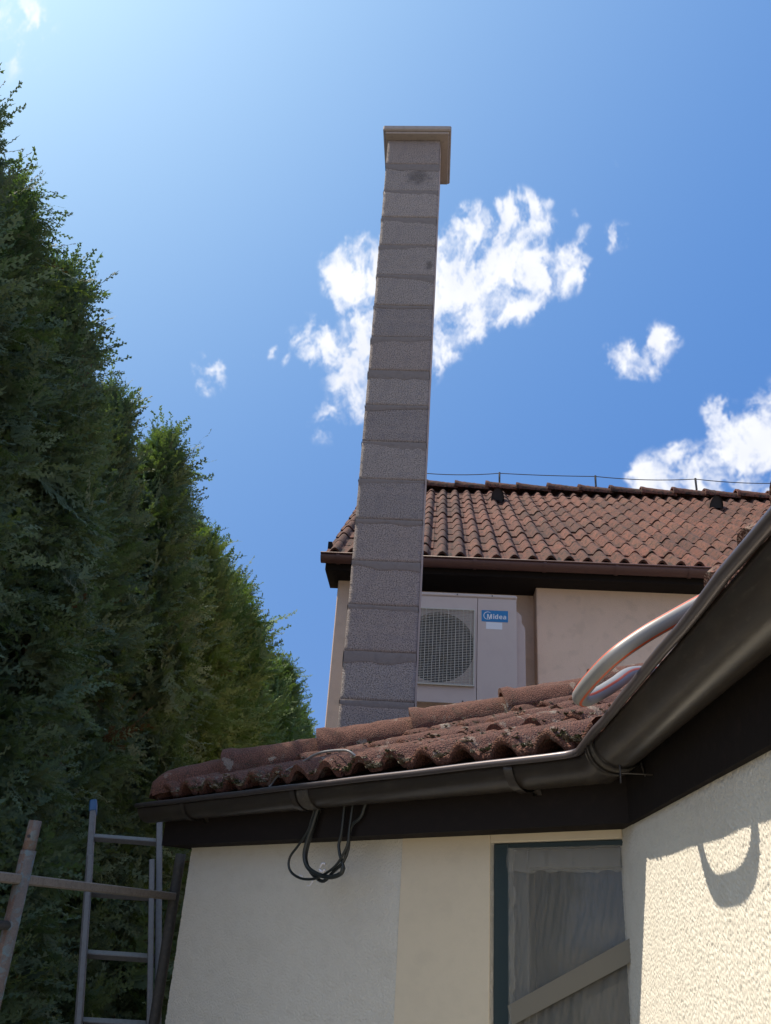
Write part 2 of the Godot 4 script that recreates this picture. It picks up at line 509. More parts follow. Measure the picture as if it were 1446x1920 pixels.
# half-round ridge or hip cap: axis along +x, low open end at x = 0 flared, arched over y
func cap_mesh(sd: int, len: float, r0: float, r1: float, rough: float, closed := false) -> ArrayMesh:
	var f := FastNoiseLite.new()
	f.seed = sd
	f.frequency = 20.0
	f.fractal_octaves = 3
	var nx := 14
	var na := 18
	var st := st_new(false)
	var P := []
	for i in nx + 1:
		var x := len * i / nx
		var row := []
		for k in na + 1:
			var a := lerpf(-0.12, PI + 0.12, float(k) / na)
			var r := lerpf(r0, r1, float(i) / nx) + (0.009 if i <= 1 and not closed else 0.0)
			if closed:
				r *= sqrt(maxf(0.0, 1.0 - pow(maxf(0.0, 1.0 - x / 0.14), 2.0)))
			var p := Vector3(x, sin(a) * r * 0.95, cos(a) * r * 1.0)
			p += Vector3(0, 1, 0) * f.get_noise_3d(p.x, p.y, p.z) * rough
			p.z += f.get_noise_3d(p.z, p.x, p.y) * rough
			row.append(p)
		P.append(row)
	for i in nx:
		for k in na:
			var o: Vector3 = P[i][k] - Vector3(P[i][k].x, 0, 0)
			quad(st, P[i][k], P[i + 1][k], P[i + 1][k + 1], P[i][k + 1], o + Vector3(0, 0.001, 0))
	st.set_smooth_group(1)
	if not closed:
		for k in na: # thick open end
			var a0 := Vector3(0, P[0][k].y, P[0][k].z)
			var a1 := Vector3(0, P[0][k + 1].y, P[0][k + 1].z)
			quad(st, P[0][k], P[0][k + 1], P[0][k + 1] - a1 * 0.16, P[0][k] - a0 * 0.16, Vector3.LEFT)
	st.set_smooth_group(2)
	for i in nx: # underside
		for k in na:
			var s := func(p: Vector3) -> Vector3: return Vector3(p.x, p.y * 0.84, p.z * 0.84)
			quad(st, s.call(P[i][k]), s.call(P[i + 1][k]), s.call(P[i + 1][k + 1]), s.call(P[i][k + 1]), Vector3(0, -P[i][k].y, -P[i][k].z))
	return done(st)

# keep only what lies on the positive side of a plane
func clipped(mesh: ArrayMesh, xf: Transform3D, planes: Array) -> ArrayMesh:
	var faces := mesh.get_faces()
	var st := st_new(false)
	var any := false
	var mid := xf.affine_inverse()
	for i in range(0, faces.size(), 3):
		var poly := [xf * faces[i], xf * faces[i + 1], xf * faces[i + 2]]
		var n := (faces[i] - faces[i + 2]).cross(faces[i] - faces[i + 1])
		for pl in planes:
			var out := []
			for k in poly.size():
				var a: Vector3 = poly[k]
				var b: Vector3 = poly[(k + 1) % poly.size()]
				var da: float = pl.distance_to(a)
				var db: float = pl.distance_to(b)
				if da >= 0.0:
					out.append(a)
				if (da >= 0.0) != (db >= 0.0):
					out.append(a.lerp(b, da / (da - db)))
			poly = out
			if poly.size() < 3:
				break
		for k in range(1, poly.size() - 1):
			any = true
			tri(st, mid * poly[0], mid * poly[k], mid * poly[k + 1], n)
	return done(st) if any else null

# ------------------------------------------------------------------ gutters

# section of a half-round gutter: a is the distance out from the fascia, y the height under the rim
func gutter_section(cw: float, r: float) -> Array:
	var p := []
	for k in 15:
		var a := PI * k / 14.0
		p.append(Vector2(cw - cos(a) * r, -0.014 - sin(a) * r))
	for k in range(14, -1, -1):
		var a := PI * k / 14.0
		p.append(Vector2(cw - cos(a) * (r - 0.003), -0.014 - sin(a) * (r - 0.003)))
	return p

func sweep(st: SurfaceTool, section: Array, place: Callable, stations: int, closed := true):
	var n := section.size()
	var C := []
	for s in stations:
		var c := Vector3.ZERO
		var ring := []
		for q in section:
			var v: Vector3 = place.call(s, q)
			ring.append(v)
			c += v
		C.append(ring)
	for s in stations - 1:
		for k in (n if closed else n - 1):
			var k2 := (k + 1) % n
			var e: Vector2 = section[k2] - section[k]
			var mid: Vector2 = (section[k2] + section[k]) * 0.5
			var o := Vector2(-e.y, e.x).normalized() * 0.001
			var n3: Vector3 = place.call(s, mid + o) - place.call(s, mid)
			quad(st, C[s][k], C[s + 1][k], C[s + 1][k2], C[s][k2], -n3)

# ------------------------------------------------------------------ the scene

func _ready():
	rng.seed = 7
	# camera
	var cam := Camera3D.new()
	cam.name = "camera"
	cam.fov = 62.565
	cam.near = 0.05
	cam.far = 600.0
	cam.transform = Transform3D(Vector3(0.99722553, 0.06146799, -0.04198736), Vector3(-0.03610257, 0.89263636, 0.44932943), Vector3(0.06509882, -0.44656693, 0.89237891), Vector3.ZERO)
	add_child(cam)
	# sky and exposure
	var env := Environment.new()
	env.background_mode = Environment.BG_SKY
	env.sky = make_sky()
	env.tonemap_mode = Environment.TONE_MAPPER_LINEAR
	env.tonemap_exposure = 1.32
	env.sdfgi_enabled = true
	env.ssao_enabled = true
	env.ssil_enabled = true
	var we := WorldEnvironment.new()
	we.name = "environment"
	we.environment = env
	add_child(we)
	# sun: high on the left, a little behind the house fronts
	var sun := DirectionalLight3D.new()
	sun.name = "sun"
	sun.light_energy = 1.6
	sun.light_color = Color(1.0, 0.95, 0.87)
	sun.light_angular_distance = 0.5
	sun.shadow_enabled = true
	sun.basis = Basis.looking_at(-SUN, Vector3.UP)
	add_child(sun)
	make_materials()
	ground()
	low_house()
	tall_house()
	chimney()
	heat_pump()
	lightning_conductor()
	window_cover()
	hedge()
	hose()
	cables()
	ladder()
	scaffold()

func ground():
	var st := st_new()
	quad(st, Vector3(-250, GROUND, -250), Vector3(250, GROUND, -250), Vector3(250, GROUND, 250), Vector3(-250, GROUND, 250), Vector3.UP)
	var o := put(self, "ground", done(st), M.yard)
	o.set_meta("kind", "structure")
	o.set_meta("label", "sandy gravel yard around the houses")

# ---- the low extension with the angled eave
const TAN_LOW := 0.394
const HIP_Z := -3.69

func low_house():
	var h := thing("low_house_extension", Vector3(0.3, GROUND, -3.0))
	tag(h, "low cream house extension with moss-grown tiled roof and dark eaves", "house")
	var base := holder(h, "walls", -h.position)
	var E := eave_xf()
	# angled wall with the window opening
	var wall := st_new()
	cbox(wall, Vector3(1.712, GROUND, 1.965), Vector3(3.368, 0.34, 2.16), 0.0, E)
	cbox(wall, Vector3(1.10, 0.251, 1.966), Vector3(1.711, 0.34, 2.16), 0.0, E)
	cbox(wall, Vector3(1.10, GROUND, 1.966), Vector3(1.711, -0.95, 2.16), 0.0, E)
	put(base, "angled_wall", done(wall), M.stucco)
	var side := st_new()
	cbox(side, Vector3(3.168, GROUND, 2.161), Vector3(3.366, 0.36, 5.6), 0.0, E)
	put(base, "side_wall", done(side), M.stucco)
	var band := st_new()
	cbox(band, Vector3(1.712, GROUND, 1.960), Vector3(2.078, 0.30, 1.9645), 0.002, E)
	cbox(band, Vector3(1.275, 0.251, 1.960), Vector3(1.711, 0.30, 1.9655), 0.002, E)
	var bo := put(base, "smooth_render_band", done(band), M.smooth_render)
	bo.set_meta("label", "smooth pale render band beside and above the covered window")
	# long wall on the right with its coarse scraped render modelled
	put(base, "long_wall", relief_wall(-2.335, -0.95, 560, func(d: float, y: float, z: float) -> Vector3: return Vector3(0.4915 - d, y, z), Vector3.LEFT), M.stucco_relief)
	put(base, "angled_wall_render", relief_wall(2.0785, 3.367, 430, func(d: float, y: float, t: float) -> Vector3: return tq(t, 1.9640 - d, y), Vector3(-1, 0, 1)), M.stucco_relief)
	var back := st_new()
	cbox(back, Vector3(0.497, GROUND, -2.60), Vector3(0.75, 0.34, 1.2))
	put(base, "long_wall_core", done(back), M.stucco)
	# window
	var w := holder(h, "window", -h.position)
	var fr := st_new()
	cbox(fr, Vector3(1.655, -0.95, 1.975), Vector3(1.7115, 0.250, 2.05), 0.003, E)
	cbox(fr, Vector3(1.20, 0.236, 1.976), Vector3(1.6545, 0.250, 2.05), 0.002, E)
	put(w, "frame", done(fr), M.frame)
	var sa := st_new()
	cbox(sa, Vector3(1.60, -0.95, 1.990), Vector3(1.654, 0.235, 2.045), 0.004, E)
	cbox(sa, Vector3(1.20, 0.185, 1.991), Vector3(1.599, 0.235, 2.045), 0.004, E)
	put(w, "sash", done(sa), M.sash)
	put(w, "pane", box_mesh(Vector3(1.20, -0.95, 2.020), Vector3(1.60, 0.186, 2.030), 0.0, E), M.glass)
	# fascia and soffit boards
	var ea := holder(h, "eave_boards", -h.position)
	var fa := st_new()
	var c0 := Vector2(0.475, 0.475 + 0.0) # mitre worked out from both fascia planes
	var fl := func(q: float, X: float) -> float: return q - X * R2
	for seg in [[1.855, 1.880, 0.475, 0.489]]:
		var t0: float = fl.call(1.855, 0.475)
		var t1: float = fl.call(1.880, 0.489)
		var A := [tq(3.432, 1.855, 0), tq(t0, 1.855, 0), tq(t1, 1.880, 0), tq(3.432, 1.880, 0)]
		prism(fa, A, 0.271, 0.418)
	put(ea, "fascia", done(fa), M.dark_wood)
	var fb := st_new()
	prism(fb, [Vector3(0.475, 0, tq(fl.call(1.855, 0.475), 1.855, 0).z + 0.0005), Vector3(0.475, 0, 1.0), Vector3(0.489, 0, 1.0), Vector3(0.489, 0, tq(fl.call(1.880, 0.489), 1.880, 0).z + 0.0005)], 0.271, 0.418)
	put(ea, "fascia", done(fb), M.dark_wood)
	var fc := st_new()
	cbox(fc, Vector3(3.407, 0.271, 1.881), Vector3(3.432, 0.418, 5.4), 0.0, E)
	put(ea, "fascia", done(fc), M.dark_wood)
	var so := st_new()
	cbox(so, Vector3(1.15, 0.272, 1.8805), Vector3(3.406, 0.29, 1.9645), 0.0, E)
	cbox(so, Vector3(3.3685, 0.2725, 1.965), Vector3(3.406, 0.29, 5.4), 0.0, E)
	put(ea, "soffit", done(so), M.dark_wood)
	low_roof(h)
	low_gutter(h)

func prism(st: SurfaceTool, poly: Array, y0: float, y1: float):
	var c := Vector3.ZERO
	for p in poly:
		c += p / poly.size()
	var n := poly.size()
	for k in n:
		var a: Vector3 = poly[k]
		var b: Vector3 = poly[(k + 1) % n]
		quad(st, a + Vector3.UP * y0, b + Vector3.UP * y0, b + Vector3.UP * y1, a + Vector3.UP * y1, (a + b) * 0.5 - c)
	for k in range(1, n - 1):
		tri(st, poly[0] + Vector3.UP * y1, poly[k] + Vector3.UP * y1, poly[k + 1] + Vector3.UP * y1, Vector3.UP)
		tri(st, poly[0] + Vector3.UP * y0, poly[k] + Vector3.UP * y0, poly[k + 1] + Vector3.UP * y0, Vector3.DOWN)

func relief_wall(z0: float, z1: float, nz: int, place: Callable, outward: Vector3) -> ArrayMesh:
	var f := FastNoiseLite.new()
	f.seed = 3
	f.frequency = 160.0
	f.fractal_octaves = 3
	var g := FastNoiseLite.new()
	g.seed = 4
	g.frequency = 40.0
	g.fractal_octaves = 2
	var y0 := -0.42
	var y1 := 0.30
	var ny := 290
	var V := PackedVector3Array()
	var N := PackedVector3Array()
	var I := PackedInt32Array()
	V.resize((nz + 1) * (ny + 1))
	N.resize((nz + 1) * (ny + 1))
	for i in nz + 1:
		var z := lerpf(z0, z1, float(i) / nz)
		for j in ny + 1:
			var y := lerpf(y0, y1, float(j) / ny)
			var n := f.get_noise_2d(z, y)
			var d := 0.0023 * sstep(-0.36, -0.02, n) + 0.0005 * g.get_noise_2d(z, y)
			V[i * (ny + 1) + j] = place.call(d, y, z)
	for i in nz + 1:
		for j in ny + 1:
			var a := V[maxi(i - 1, 0) * (ny + 1) + j] - V[mini(i + 1, nz) * (ny + 1) + j]
			var b := V[i * (ny + 1) + maxi(j - 1, 0)] - V[i * (ny + 1) + mini(j + 1, ny)]
			var n := a.cross(b).normalized()
			N[i * (ny + 1) + j] = n if n.dot(outward) > 0 else -n
	for i in nz:
		for j in ny:
			var a := i * (ny + 1) + j
			var b := a + ny + 1
			I.append_array([a, b, a + 1, b, b + 1, a + 1])
	# check the winding once
	var nn := (V[I[0]] - V[I[2]]).cross(V[I[0]] - V[I[1]])
	if nn.dot(outward) < 0:
		for k in range(0, I.size(), 3):
			var s := I[k + 1]
			I[k + 1] = I[k + 2]
			I[k + 2] = s
	var arr := []
	arr.resize(Mesh.ARRAY_MAX)
	arr[Mesh.ARRAY_VERTEX] = V
	arr[Mesh.ARRAY_NORMAL] = N
	arr[Mesh.ARRAY_INDEX] = I
	var m := ArrayMesh.new()
	m.add_surface_from_arrays(Mesh.PRIMITIVE_TRIANGLES, arr)
	return m

func low_roof(h: Node3D):
	var roof := holder(h, "roof", -h.position)
	var base_y := 0.455
	var left_y := func(p: Vector3) -> float: return base_y + TAN_LOW * ((p.x - p.z) / R2 - 1.78)
	var right_y := func(p: Vector3) -> float: return base_y + TAN_LOW * (p.x - 0.40)
	var back_y := func(p: Vector3) -> float: return base_y + TAN_LOW * (3.44 + (p.x + p.z) / R2)
	var deck := st_new()
	var slab := func(poly: Array, yf: Callable):
		var T := []
		for p in poly:
			T.append(Vector3(p[0], yf.call(Vector3(p[0], 0, p[1])) - 0.03, p[1]))
		for k in range(1, T.size() - 1):
			tri(deck, T[0], T[k], T[k + 1], Vector3.UP)
			tri(deck, T[0] - Vector3.UP * 0.03, T[k] - Vector3.UP * 0.03, T[k + 1] - Vector3.UP * 0.03, Vector3.DOWN)
	slab.call([[-1.12, -3.67], [0.43, -2.13], [2.2, -2.863], [2.2, -3.68]], left_y)
	slab.call([[0.42, 1.2], [0.42, -2.12], [2.2, -2.86], [2.2, 1.2]], right_y)
	slab.call([[-1.12, -3.70], [2.2, -3.70], [2.2, -6.7], [1.80, -6.6]], back_y)
	put(roof, "deck", done(deck), M.deck)
	var variants := []
	for k in 4:
		variants.append(tile_mesh(40 + k, 40, 12, 0.0036, 0.345, 0.038))
	var slope := atan(TAN_LOW)
	# frame of the angled slope: x along the eave to the left is t, uphill is q
	var ex := Vector3(1, 0, 1) / R2 # towards the inner corner
	var up_q := (Vector3(1, 0, -1) / R2) * cos(slope) + Vector3.UP * sin(slope)
	var nrm := ex.cross(-up_q).normalized()
	if nrm.y < 0:
		nrm = -nrm
	var hip_plane := Plane(Vector3(0, 0, 1), HIP_Z + 0.02)
	var valley_n := Vector3(-0.4142, 0, -1.0).normalized()
	var valley := Plane(valley_n, valley_n.dot(Vector3(0.42, 0, -2.126)))
	var r := RandomNumberGenerator.new()
	r.seed = 99
	for row in 6:
		for col in range(-8, 12):
			# crests stand at t = 1.356 + 0.15 k; a tile holds two of them
			var t_right := 1.281 + 0.30 * col
			var lift := r.randf_range(-0.004, 0.007)
			var slip := r.randf_range(-0.012, 0.010)
			var nose_q := 1.78 + row * 0.345 * cos(slope)
			var o := tq(t_right + 0.30, 1.78, base_y) + up_q * (row * 0.345 + slip) + nrm * (lift + 0.0)
			# tile local x must run along ex from its left side; nose lifted over the course below
			var tilt := 0.055
			var fwd := (-up_q).rotated(ex, 0.0)
			var b := Basis(ex, nrm, fwd).rotated(ex, -tilt)
			var xf := Transform3D(b, o + nrm * 0.012)
			if o.z < HIP_Z - 0.35 or valley.distance_to(o + ex * 0.15) < -0.35 or t_right > 3.4:
				continue
			var mesh: ArrayMesh = variants[r.randi() % 4]
			var near_edge := hip_plane.distance_to(o + ex * 0.15 + up_q * 0.2) < 0.45 or valley.distance_to(o + ex * 0.15) < 0.5 or t_right + 0.3 > 3.4
			if near_edge:
				var side := Plane(Vector3(1, 0, 1) / R2, -3.445)
				mesh = clipped(mesh, xf, [hip_plane, valley, side])
			if mesh:
				put(roof, "tile", mesh, M.tile_near, xf)
	# right-hand slope, seen only as noses over the gutter
	for row in 3:
		for col in 12:
			var z := -2.15 + 0.30 * col
			var up_x := Vector3(cos(slope), sin(slope), 0)
			var n2 := Vector3(-sin(slope), cos(slope), 0)
			var lift := 0.011 if (col == 3 or col == 4) and row == 0 else r.randf_range(-0.030, -0.022)
			var b := Basis(Vector3(0, 0, 1), n2, -up_x).rotated(Vector3(0, 0, 1), -0.055)
			var o := Vector3(0.405, base_y, z) + up_x * (row * 0.345 + r.randf_range(-0.01, 0.01)) + n2 * (0.008 + lift)
			var xf := Transform3D(b, o)
			var v2 := Plane(-valley_n, -valley_n.dot(Vector3(0.42, 0, -2.126)))
			var mesh: ArrayMesh = variants[r.randi() % 4]
			if v2.distance_to(o + up_x * 0.2) < 0.5:
				mesh = clipped(mesh, xf, [v2])
			if mesh:
				put(roof, "tile", mesh, M.tile_near, xf)
	# hip caps climbing to the right
	var hs := atan(0.272)
	var along := Vector3(cos(hs), sin(hs), 0)
	for k in 8:
		var x := -1.185 + 0.385 * k if k > 0 else -1.19
		if k == 1:
			x = -0.865
		elif k > 1:
			x = -0.865 + 0.392 * (k - 1)
		var y := 0.556 + 0.276 * (x + 1.17) - 0.100
		var jit := r.randf_range(-0.02, 0.02)
		var b := Basis(along, Vector3(-along.y, along.x, 0), Vector3(0, 0, 1)).rotated(Vector3.UP, jit).rotated(Vector3(0, 0, 1), -0.03 if k > 0 else 0.0)
		var first := k == 0
		put(roof, "hip_tile", cap_mesh(60 + k, 0.46, 0.117 if not first else 0.105, 0.098, 0.006, first), M.tile_near, Transform3D(b, Vector3(x, y + (0.012 if k > 0 else 0.0), HIP_Z + r.randf_range(-0.006, 0.006))))
	# moss and lichen caught on the noses and in the pans
	var tuft := moss_tuft()
	var mm := MultiMesh.new()
	mm.transform_format = MultiMesh.TRANSFORM_3D
	mm.use_colors = true
	mm.mesh = tuft
	var xs := []
	var cs := []
	for i in 4200:
		var t := r.randf_range(1.25, 3.3)
		var kind := r.randf()
		var q := 1.785
		if kind < 0.5:
			q = 1.782 + r.randf_range(0.0, 0.02)
		elif kind < 0.85:
			q = 1.78 + 0.321 * r.randi_range(0, 3) + r.randf_range(-0.02, 0.01)
		else:
			q = r.randf_range(1.78, 2.8)
		var u := fposmod(t - 1.281, 0.15) / 0.15
		var hump := 0.045 * pow(sin(PI * clampf((u - 0.18) / 0.64, 0, 1)), 0.85)
		if kind < 0.5:
			if sin(t * 7.0) + r.randf_range(-1.2, 1.2) < 0.1:
				continue
			hump = minf(hump, 0.03)
		elif u > 0.24 and u < 0.76 and r.randf() < 0.7:
			continue
		var p := tq(t, q, base_y + TAN_LOW * (q - 1.78) + hump * 0.8 + (0.004 if kind < 0.5 else 0.014))
		if p.z < HIP_Z + 0.13 or valley.distance_to(p) < 0.02:
			continue
		var s := r.randf_range(0.005, 0.014) * (1.35 if kind < 0.5 else 1.0)
		xs.append(Transform3D(Basis(Vector3.UP, r.randf() * TAU).scaled(Vector3(s, s * r.randf_range(0.5, 0.9), s)), p))
		var c := Color(0.12, 0.095, 0.060)
		var z := r.randf()
		if z < 0.3:
			c = Color(0.27, 0.245, 0.19)
		elif z < 0.55:
			c = Color(0.055, 0.06, 0.022)
		elif z < 0.7:
			c = Color(0.11, 0.075, 0.045)
		cs.append(c * r.randf_range(0.7, 1.2))
	mm.instance_count = xs.size()
	for i in xs.size():
		mm.set_instance_transform(i, xs[i])
		mm.set_instance_color(i, cs[i])
	var mo := MultiMeshInstance3D.new()
	mo.name = "moss"
	mo.multimesh = mm
	mo.material_override = M.moss
	mo.set_meta("kind", "stuff")
	mo.set_meta("label", "dry moss and lichen on the tile noses")
	roof.add_child(mo)

func moss_tuft() -> ArrayMesh:
	var r := RandomNumberGenerator.new()
	r.seed = 17
	var st := st_new()
	for i in 26:
		var d := Vector3(r.randf_range(-1, 1), r.randf_range(0.1, 1.0), r.randf_range(-1, 1)).normalized()
		var s := d.cross(Vector3(r.randf(), r.randf(), r.randf())).normalized() * r.randf_range(0.18, 0.4)
		var o := Vector3(r.randf_range(-0.4, 0.4), -0.1, r.randf_range(-0.4, 0.4))
		var tip := o + d * r.randf_range(0.6, 1.0)
		tri(st, o - s, o + s, tip, d.cross(s))
	return done(st)

func low_gutter(h: Node3D):
	var rim := 0.425
	var g := holder(h, "gutter", -h.position)
	var path := func(a: float, s: float, y: float) -> Vector3:
		# s: 0 left end, 1 inner corner, 2 right end
		var X := 0.475 - a
		var q := 1.855 - a
		if s < 0.5:
			return tq(3.473, q, y)
		if s < 1.5:
			return tq(q - X * R2, q, y)
		return Vector3(X, y, 0.9)
	var sec := gutter_section(0.061, 0.0565)
	var st := st_new(false)
	sweep(st, sec, func(s: int, p: Vector2) -> Vector3: return path.call(p.x, float(s), rim + p.y), 3)
	# left end stop
	st.set_smooth_group(-1)
	for k in 14:
		tri(st, path.call(0.061, 0.0, rim - 0.014), path.call(sec[k].x, 0.0, rim + sec[k].y), path.call(sec[k + 1].x, 0.0, rim + sec[k + 1].y), Vector3(-1, 0, -1))
	put(g, "trough", done(st), M.gutter)
	# rolled bead on the front rim, with the dents the photograph shows on the long run
	var bead := st_new(false)
	var run := [path.call(0.126, 0.0, rim - 0.009)]
	var cor: Vector3 = path.call(0.126, 1.0, rim - 0.009)
	var l0: Vector3 = run[0]
	for k in range(1, 24):
		run.append(l0.lerp(cor, k / 24.0) + Vector3.UP * sin(k * 1.3) * 0.0006)
	run.append(cor + (l0 - cor).normalized() * 0.03)
	run.append(cor + Vector3(0.002, 0.002, 0.0) + (l0 - cor).normalized() * 0.01)
	run.append(cor + Vector3(0.004, 0.003, 0.012))
	run.append(cor + Vector3(0.001, 0.001, 0.04))
	for k in range(1, 30):
		var z := lerpf(cor.z + 0.05, 0.9, k / 30.0)
		run.append(Vector3(cor.x + 0.0012 * sin(z * 21.0), cor.y + 0.0012 * sin(z * 13.0 + 1.0), z))
	tube(bead, run, 0.0095, 12)
	put(g, "bead", done(bead), M.bead)
	# joints: collars round the trough
	var collar := func(p0: Callable, name: String):
		var cs := st_new(false)
		sweep(cs, gutter_section(0.061, 0.0605), p0, 2)
		put(g, name, done(cs), M.seal)
	collar.call(func(s: int, p: Vector2) -> Vector3: return Vector3(0.475 - p.x, rim + p.y, [-1.985, -1.925][s]), "joint_collar")
	collar.call(func(s: int, p: Vector2) -> Vector3: return tq([2.36, 2.30][s], 1.855 - p.x, rim + p.y), "joint_collar")
	for e in [-1.995, -1.915]:
		collar.call(func(s: int, p: Vector2) -> Vector3: return Vector3(0.475 - p.x * 1.03, rim + p.y - 0.001, e + s * 0.008), "joint_lip")
	var tab := st_new()
	cbox(tab, Vector3(0.404, 0.318, -1.893), Vector3(0.4065, 0.356, -1.884), 0.0008)
	cbox(tab, Vector3(0.407, 0.338, -1.893), Vector3(0.4745, 0.3405, -1.887), 0.0008)
	put(g, "clip", done(tab), M.gutter)
	# straps under the trough
	for t in [1.455, 2.385, 3.1]:
		var bs := st_new(false)
		var pts := []
		for k in 13:
			var a := PI * (0.02 + 0.80 * k / 12.0)
			pts.append(Vector2(0.061 + cos(a) * 0.062, -0.014 - sin(a) * 0.062))
		pts.append(Vector2(0.0, -0.075))
		var n: int = pts.size()
		var loop: Array = pts.duplicate()
		for k in range(n - 1, -1, -1):
			loop.append(pts[k] + Vector2(0.0, 0.0035) if k > 8 else pts[k] * 0.97 + Vector2(0.002, 0))
		sweep(bs, loop, func(s: int, p: Vector2) -> Vector3: return tq([t + 0.014, t - 0.014][s], 1.855 - p.x, rim + p.y), 2)
		put(g, "bracket", done(bs), M.gutter)
	for z in [-1.96, -0.75]:
		var bs := st_new(false)
		var loop := []
		for k in 13:
			var a := PI * (0.02 + 0.80 * k / 12.0)
			loop.append(Vector2(0.061 + cos(a) * 0.0645, -0.014 - sin(a) * 0.0645))
		loop.append(Vector2(-0.0, -0.078))
		for k in range(12, -1, -1):
			loop.append(loop[k] * 0.97 + Vector2(0.002, 0))
		sweep(bs, loop, func(s: int, p: Vector2) -> Vector3: return Vector3(0.475 - p.x, rim + p.y, [z - 0.006, z + 0.006][s]), 2)
		put(g, "bracket", done(bs), M.gutter)

# ---- the taller house behind
func tall_house():
	var h := thing("tall_house", Vector3(1.8, GROUND, -8.5))
	tag(h, "taller beige house behind the chimney with red-brown tiled roof and brown gutter", "house")
	var w := holder(h, "walls", -h.position)
	put(w, "front_wall", box_mesh(Vector3(0.834, GROUND, -7.2), Vector3(6.5, 2.80, -6.75), 0.006), M.house_render)
	put(w, "corner_wall", box_mesh(Vector3(-0.862, GROUND, -7.2), Vector3(-0.42, 2.80, -6.77), 0.006), M.house_render)
	put(w, "recess_wall", box_mesh(Vector3(-0.4195, GROUND, -7.2), Vector3(0.8335, 2.80, -6.94)), M.house_render)
	var gw := st_new()
	cbox(gw, Vector3(-0.861, GROUND, -12.4), Vector3(-0.56, 2.70, -7.201))
	for x in [[-0.8615, -1.0], [-0.561, 1.0]]:
		tri(gw, Vector3(x[0], 2.70, -6.80), Vector3(x[0], 2.70, -12.4), Vector3(x[0], 4.80, -9.62), Vector3(x[1], 0, 0))
	put(w, "gable_wall", done(gw), M.house_render)
	var e := holder(h, "eave_boards", -h.position)
	put(e, "fascia", box_mesh(Vector3(-0.953, 2.706, -6.56), Vector3(6.4, 2.815, -6.53), 0.003), M.dark_wood)
	put(e, "soffit", box_mesh(Vector3(-0.953, 2.707, -6.958), Vector3(6.4, 2.735, -6.561)), M.dark_wood)
	put(e, "verge_board", box_mesh(Vector3(-0.953, 2.736, -6.958), Vector3(-0.92, 2.98, -6.561)), M.dark_wood)
	var roof := holder(h, "roof", -h.position)
	var sl := deg_to_rad(36.0)
	var up := Vector3(0, sin(sl), -cos(sl))
	var n := Vector3(0, cos(sl), sin(sl))
	var o0 := Vector3(-0.95, 2.823, -6.45)
	var deck := st_new()
	var A := o0 - n * 0.03 + Vector3(0.03, 0, 0)
	var top := up * 3.93
	quad(deck, A, A + Vector3(7.3, 0, 0), A + Vector3(7.3, 0, 0) + top, A + top, n)
	var down := Vector3(0, -sin(sl), -cos(sl))
	quad(deck, A + top, A + Vector3(7.3, 0, 0) + top, A + Vector3(7.3, 0, 0) + top + down * 3.5, A + top + down * 3.5, Vector3(0, 1, -1))
	put(roof, "deck", done(deck), M.deck)
	var variants := []
	for k in 5:
		variants.append(tile_mesh(80 + k, 24, 3, 0.0035, 0.345))
	var r := RandomNumberGenerator.new()
	r.seed = 5
	for row in 12:
		for col in 19:
			var lift := r.randf_range(-0.003, 0.006)
			var o := o0 + Vector3(0.30 * col + r.randf_range(-0.003, 0.003), 0, 0) + up * (0.340 * row + r.randf_range(-0.012, 0.012)) + n * (0.012 + lift)
			var b := Basis(Vector3.RIGHT, n, -up).rotated(Vector3.RIGHT, -0.05 + r.randf_range(-0.006, 0.006)).rotated(n, r.randf_range(-0.008, 0.008))
			if row == 11 and o.z < -9.5:
				o += n * -0.004
			put(roof, "tile", variants[r.randi() % 5], M.tile[r.randi() % 5], Transform3D(b, o))
	# ridge caps, each riding over its neighbour
	for k in 19:
		var x := -1.02 + 0.395 * k
		var b := Basis(Vector3.RIGHT, Vector3.UP, Vector3.BACK).rotated(Vector3(0, 0, 1), -0.055 + r.randf_range(-0.01, 0.01))
		put(roof, "ridge_tile", cap_mesh(120 + k % 4, 0.44, 0.118, 0.100, 0.006), M.tile[r.randi() % 5], Transform3D(b, Vector3(x, 5.205 + r.randf_range(-0.006, 0.006), -9.66)))
	# hooded vent tiles
	for x in [0.672, 3.22]:
		var at := Vector3(x, 0, 0) + Vector3(0, o0.y, o0.z) + up * 3.17 + n * 0.035
		var hd := st_new(false)
		var bas := Basis(Vector3.RIGHT, n, -up)
		var P := []
		for i in 6:
			var w2 := i / 5.0
			var row := []
			for k in 11:
				var a := PI * k / 10.0
				var rad := lerpf(0.080, 0.02, w2 * w2)
				row.append(bas * Vector3(cos(a) * rad, sin(a) * lerpf(0.165, 0.0, pow(w2, 0.8)), 0.05 - 0.36 * w2))
			P.append(row)
		for i in 5:
			for k in 10:
				quad(hd, P[i][k], P[i + 1][k], P[i + 1][k + 1], P[i][k + 1], P[i][k] - bas * Vector3(0, -0.02, 0))
		var vm := done(hd)
		vm.surface_set_material(0, M.tile[2])
		var mouth := st_new()
		for k in 10:
			tri(mouth, bas * Vector3(0, 0, 0.03), P[0][k] * 0.95 + bas * Vector3(0, 0, -0.02), P[0][k + 1] * 0.95 + bas * Vector3(0, 0, -0.02), -up)
		mouth.generate_normals()
		mouth.commit(vm)
		vm.surface_set_material(1, M.well)
		var vo := put(roof, "vent_tile", vm, null, Transform3D(Basis(), at))
		vo.set_meta("label", "hooded vent tile near the ridge")
	# gutter
	var g := holder(h, "gutter", -h.position)
	var rim := 2.815
	var st := st_new(false)
	sweep(st, gutter_section(0.064, 0.060), func(s: int, p: Vector2) -> Vector3: return Vector3([-0.985, 6.4][s], rim + p.y, -6.529 + p.x), 2)
	st.set_smooth_group(-1)
	var sec := gutter_section(0.064, 0.060)
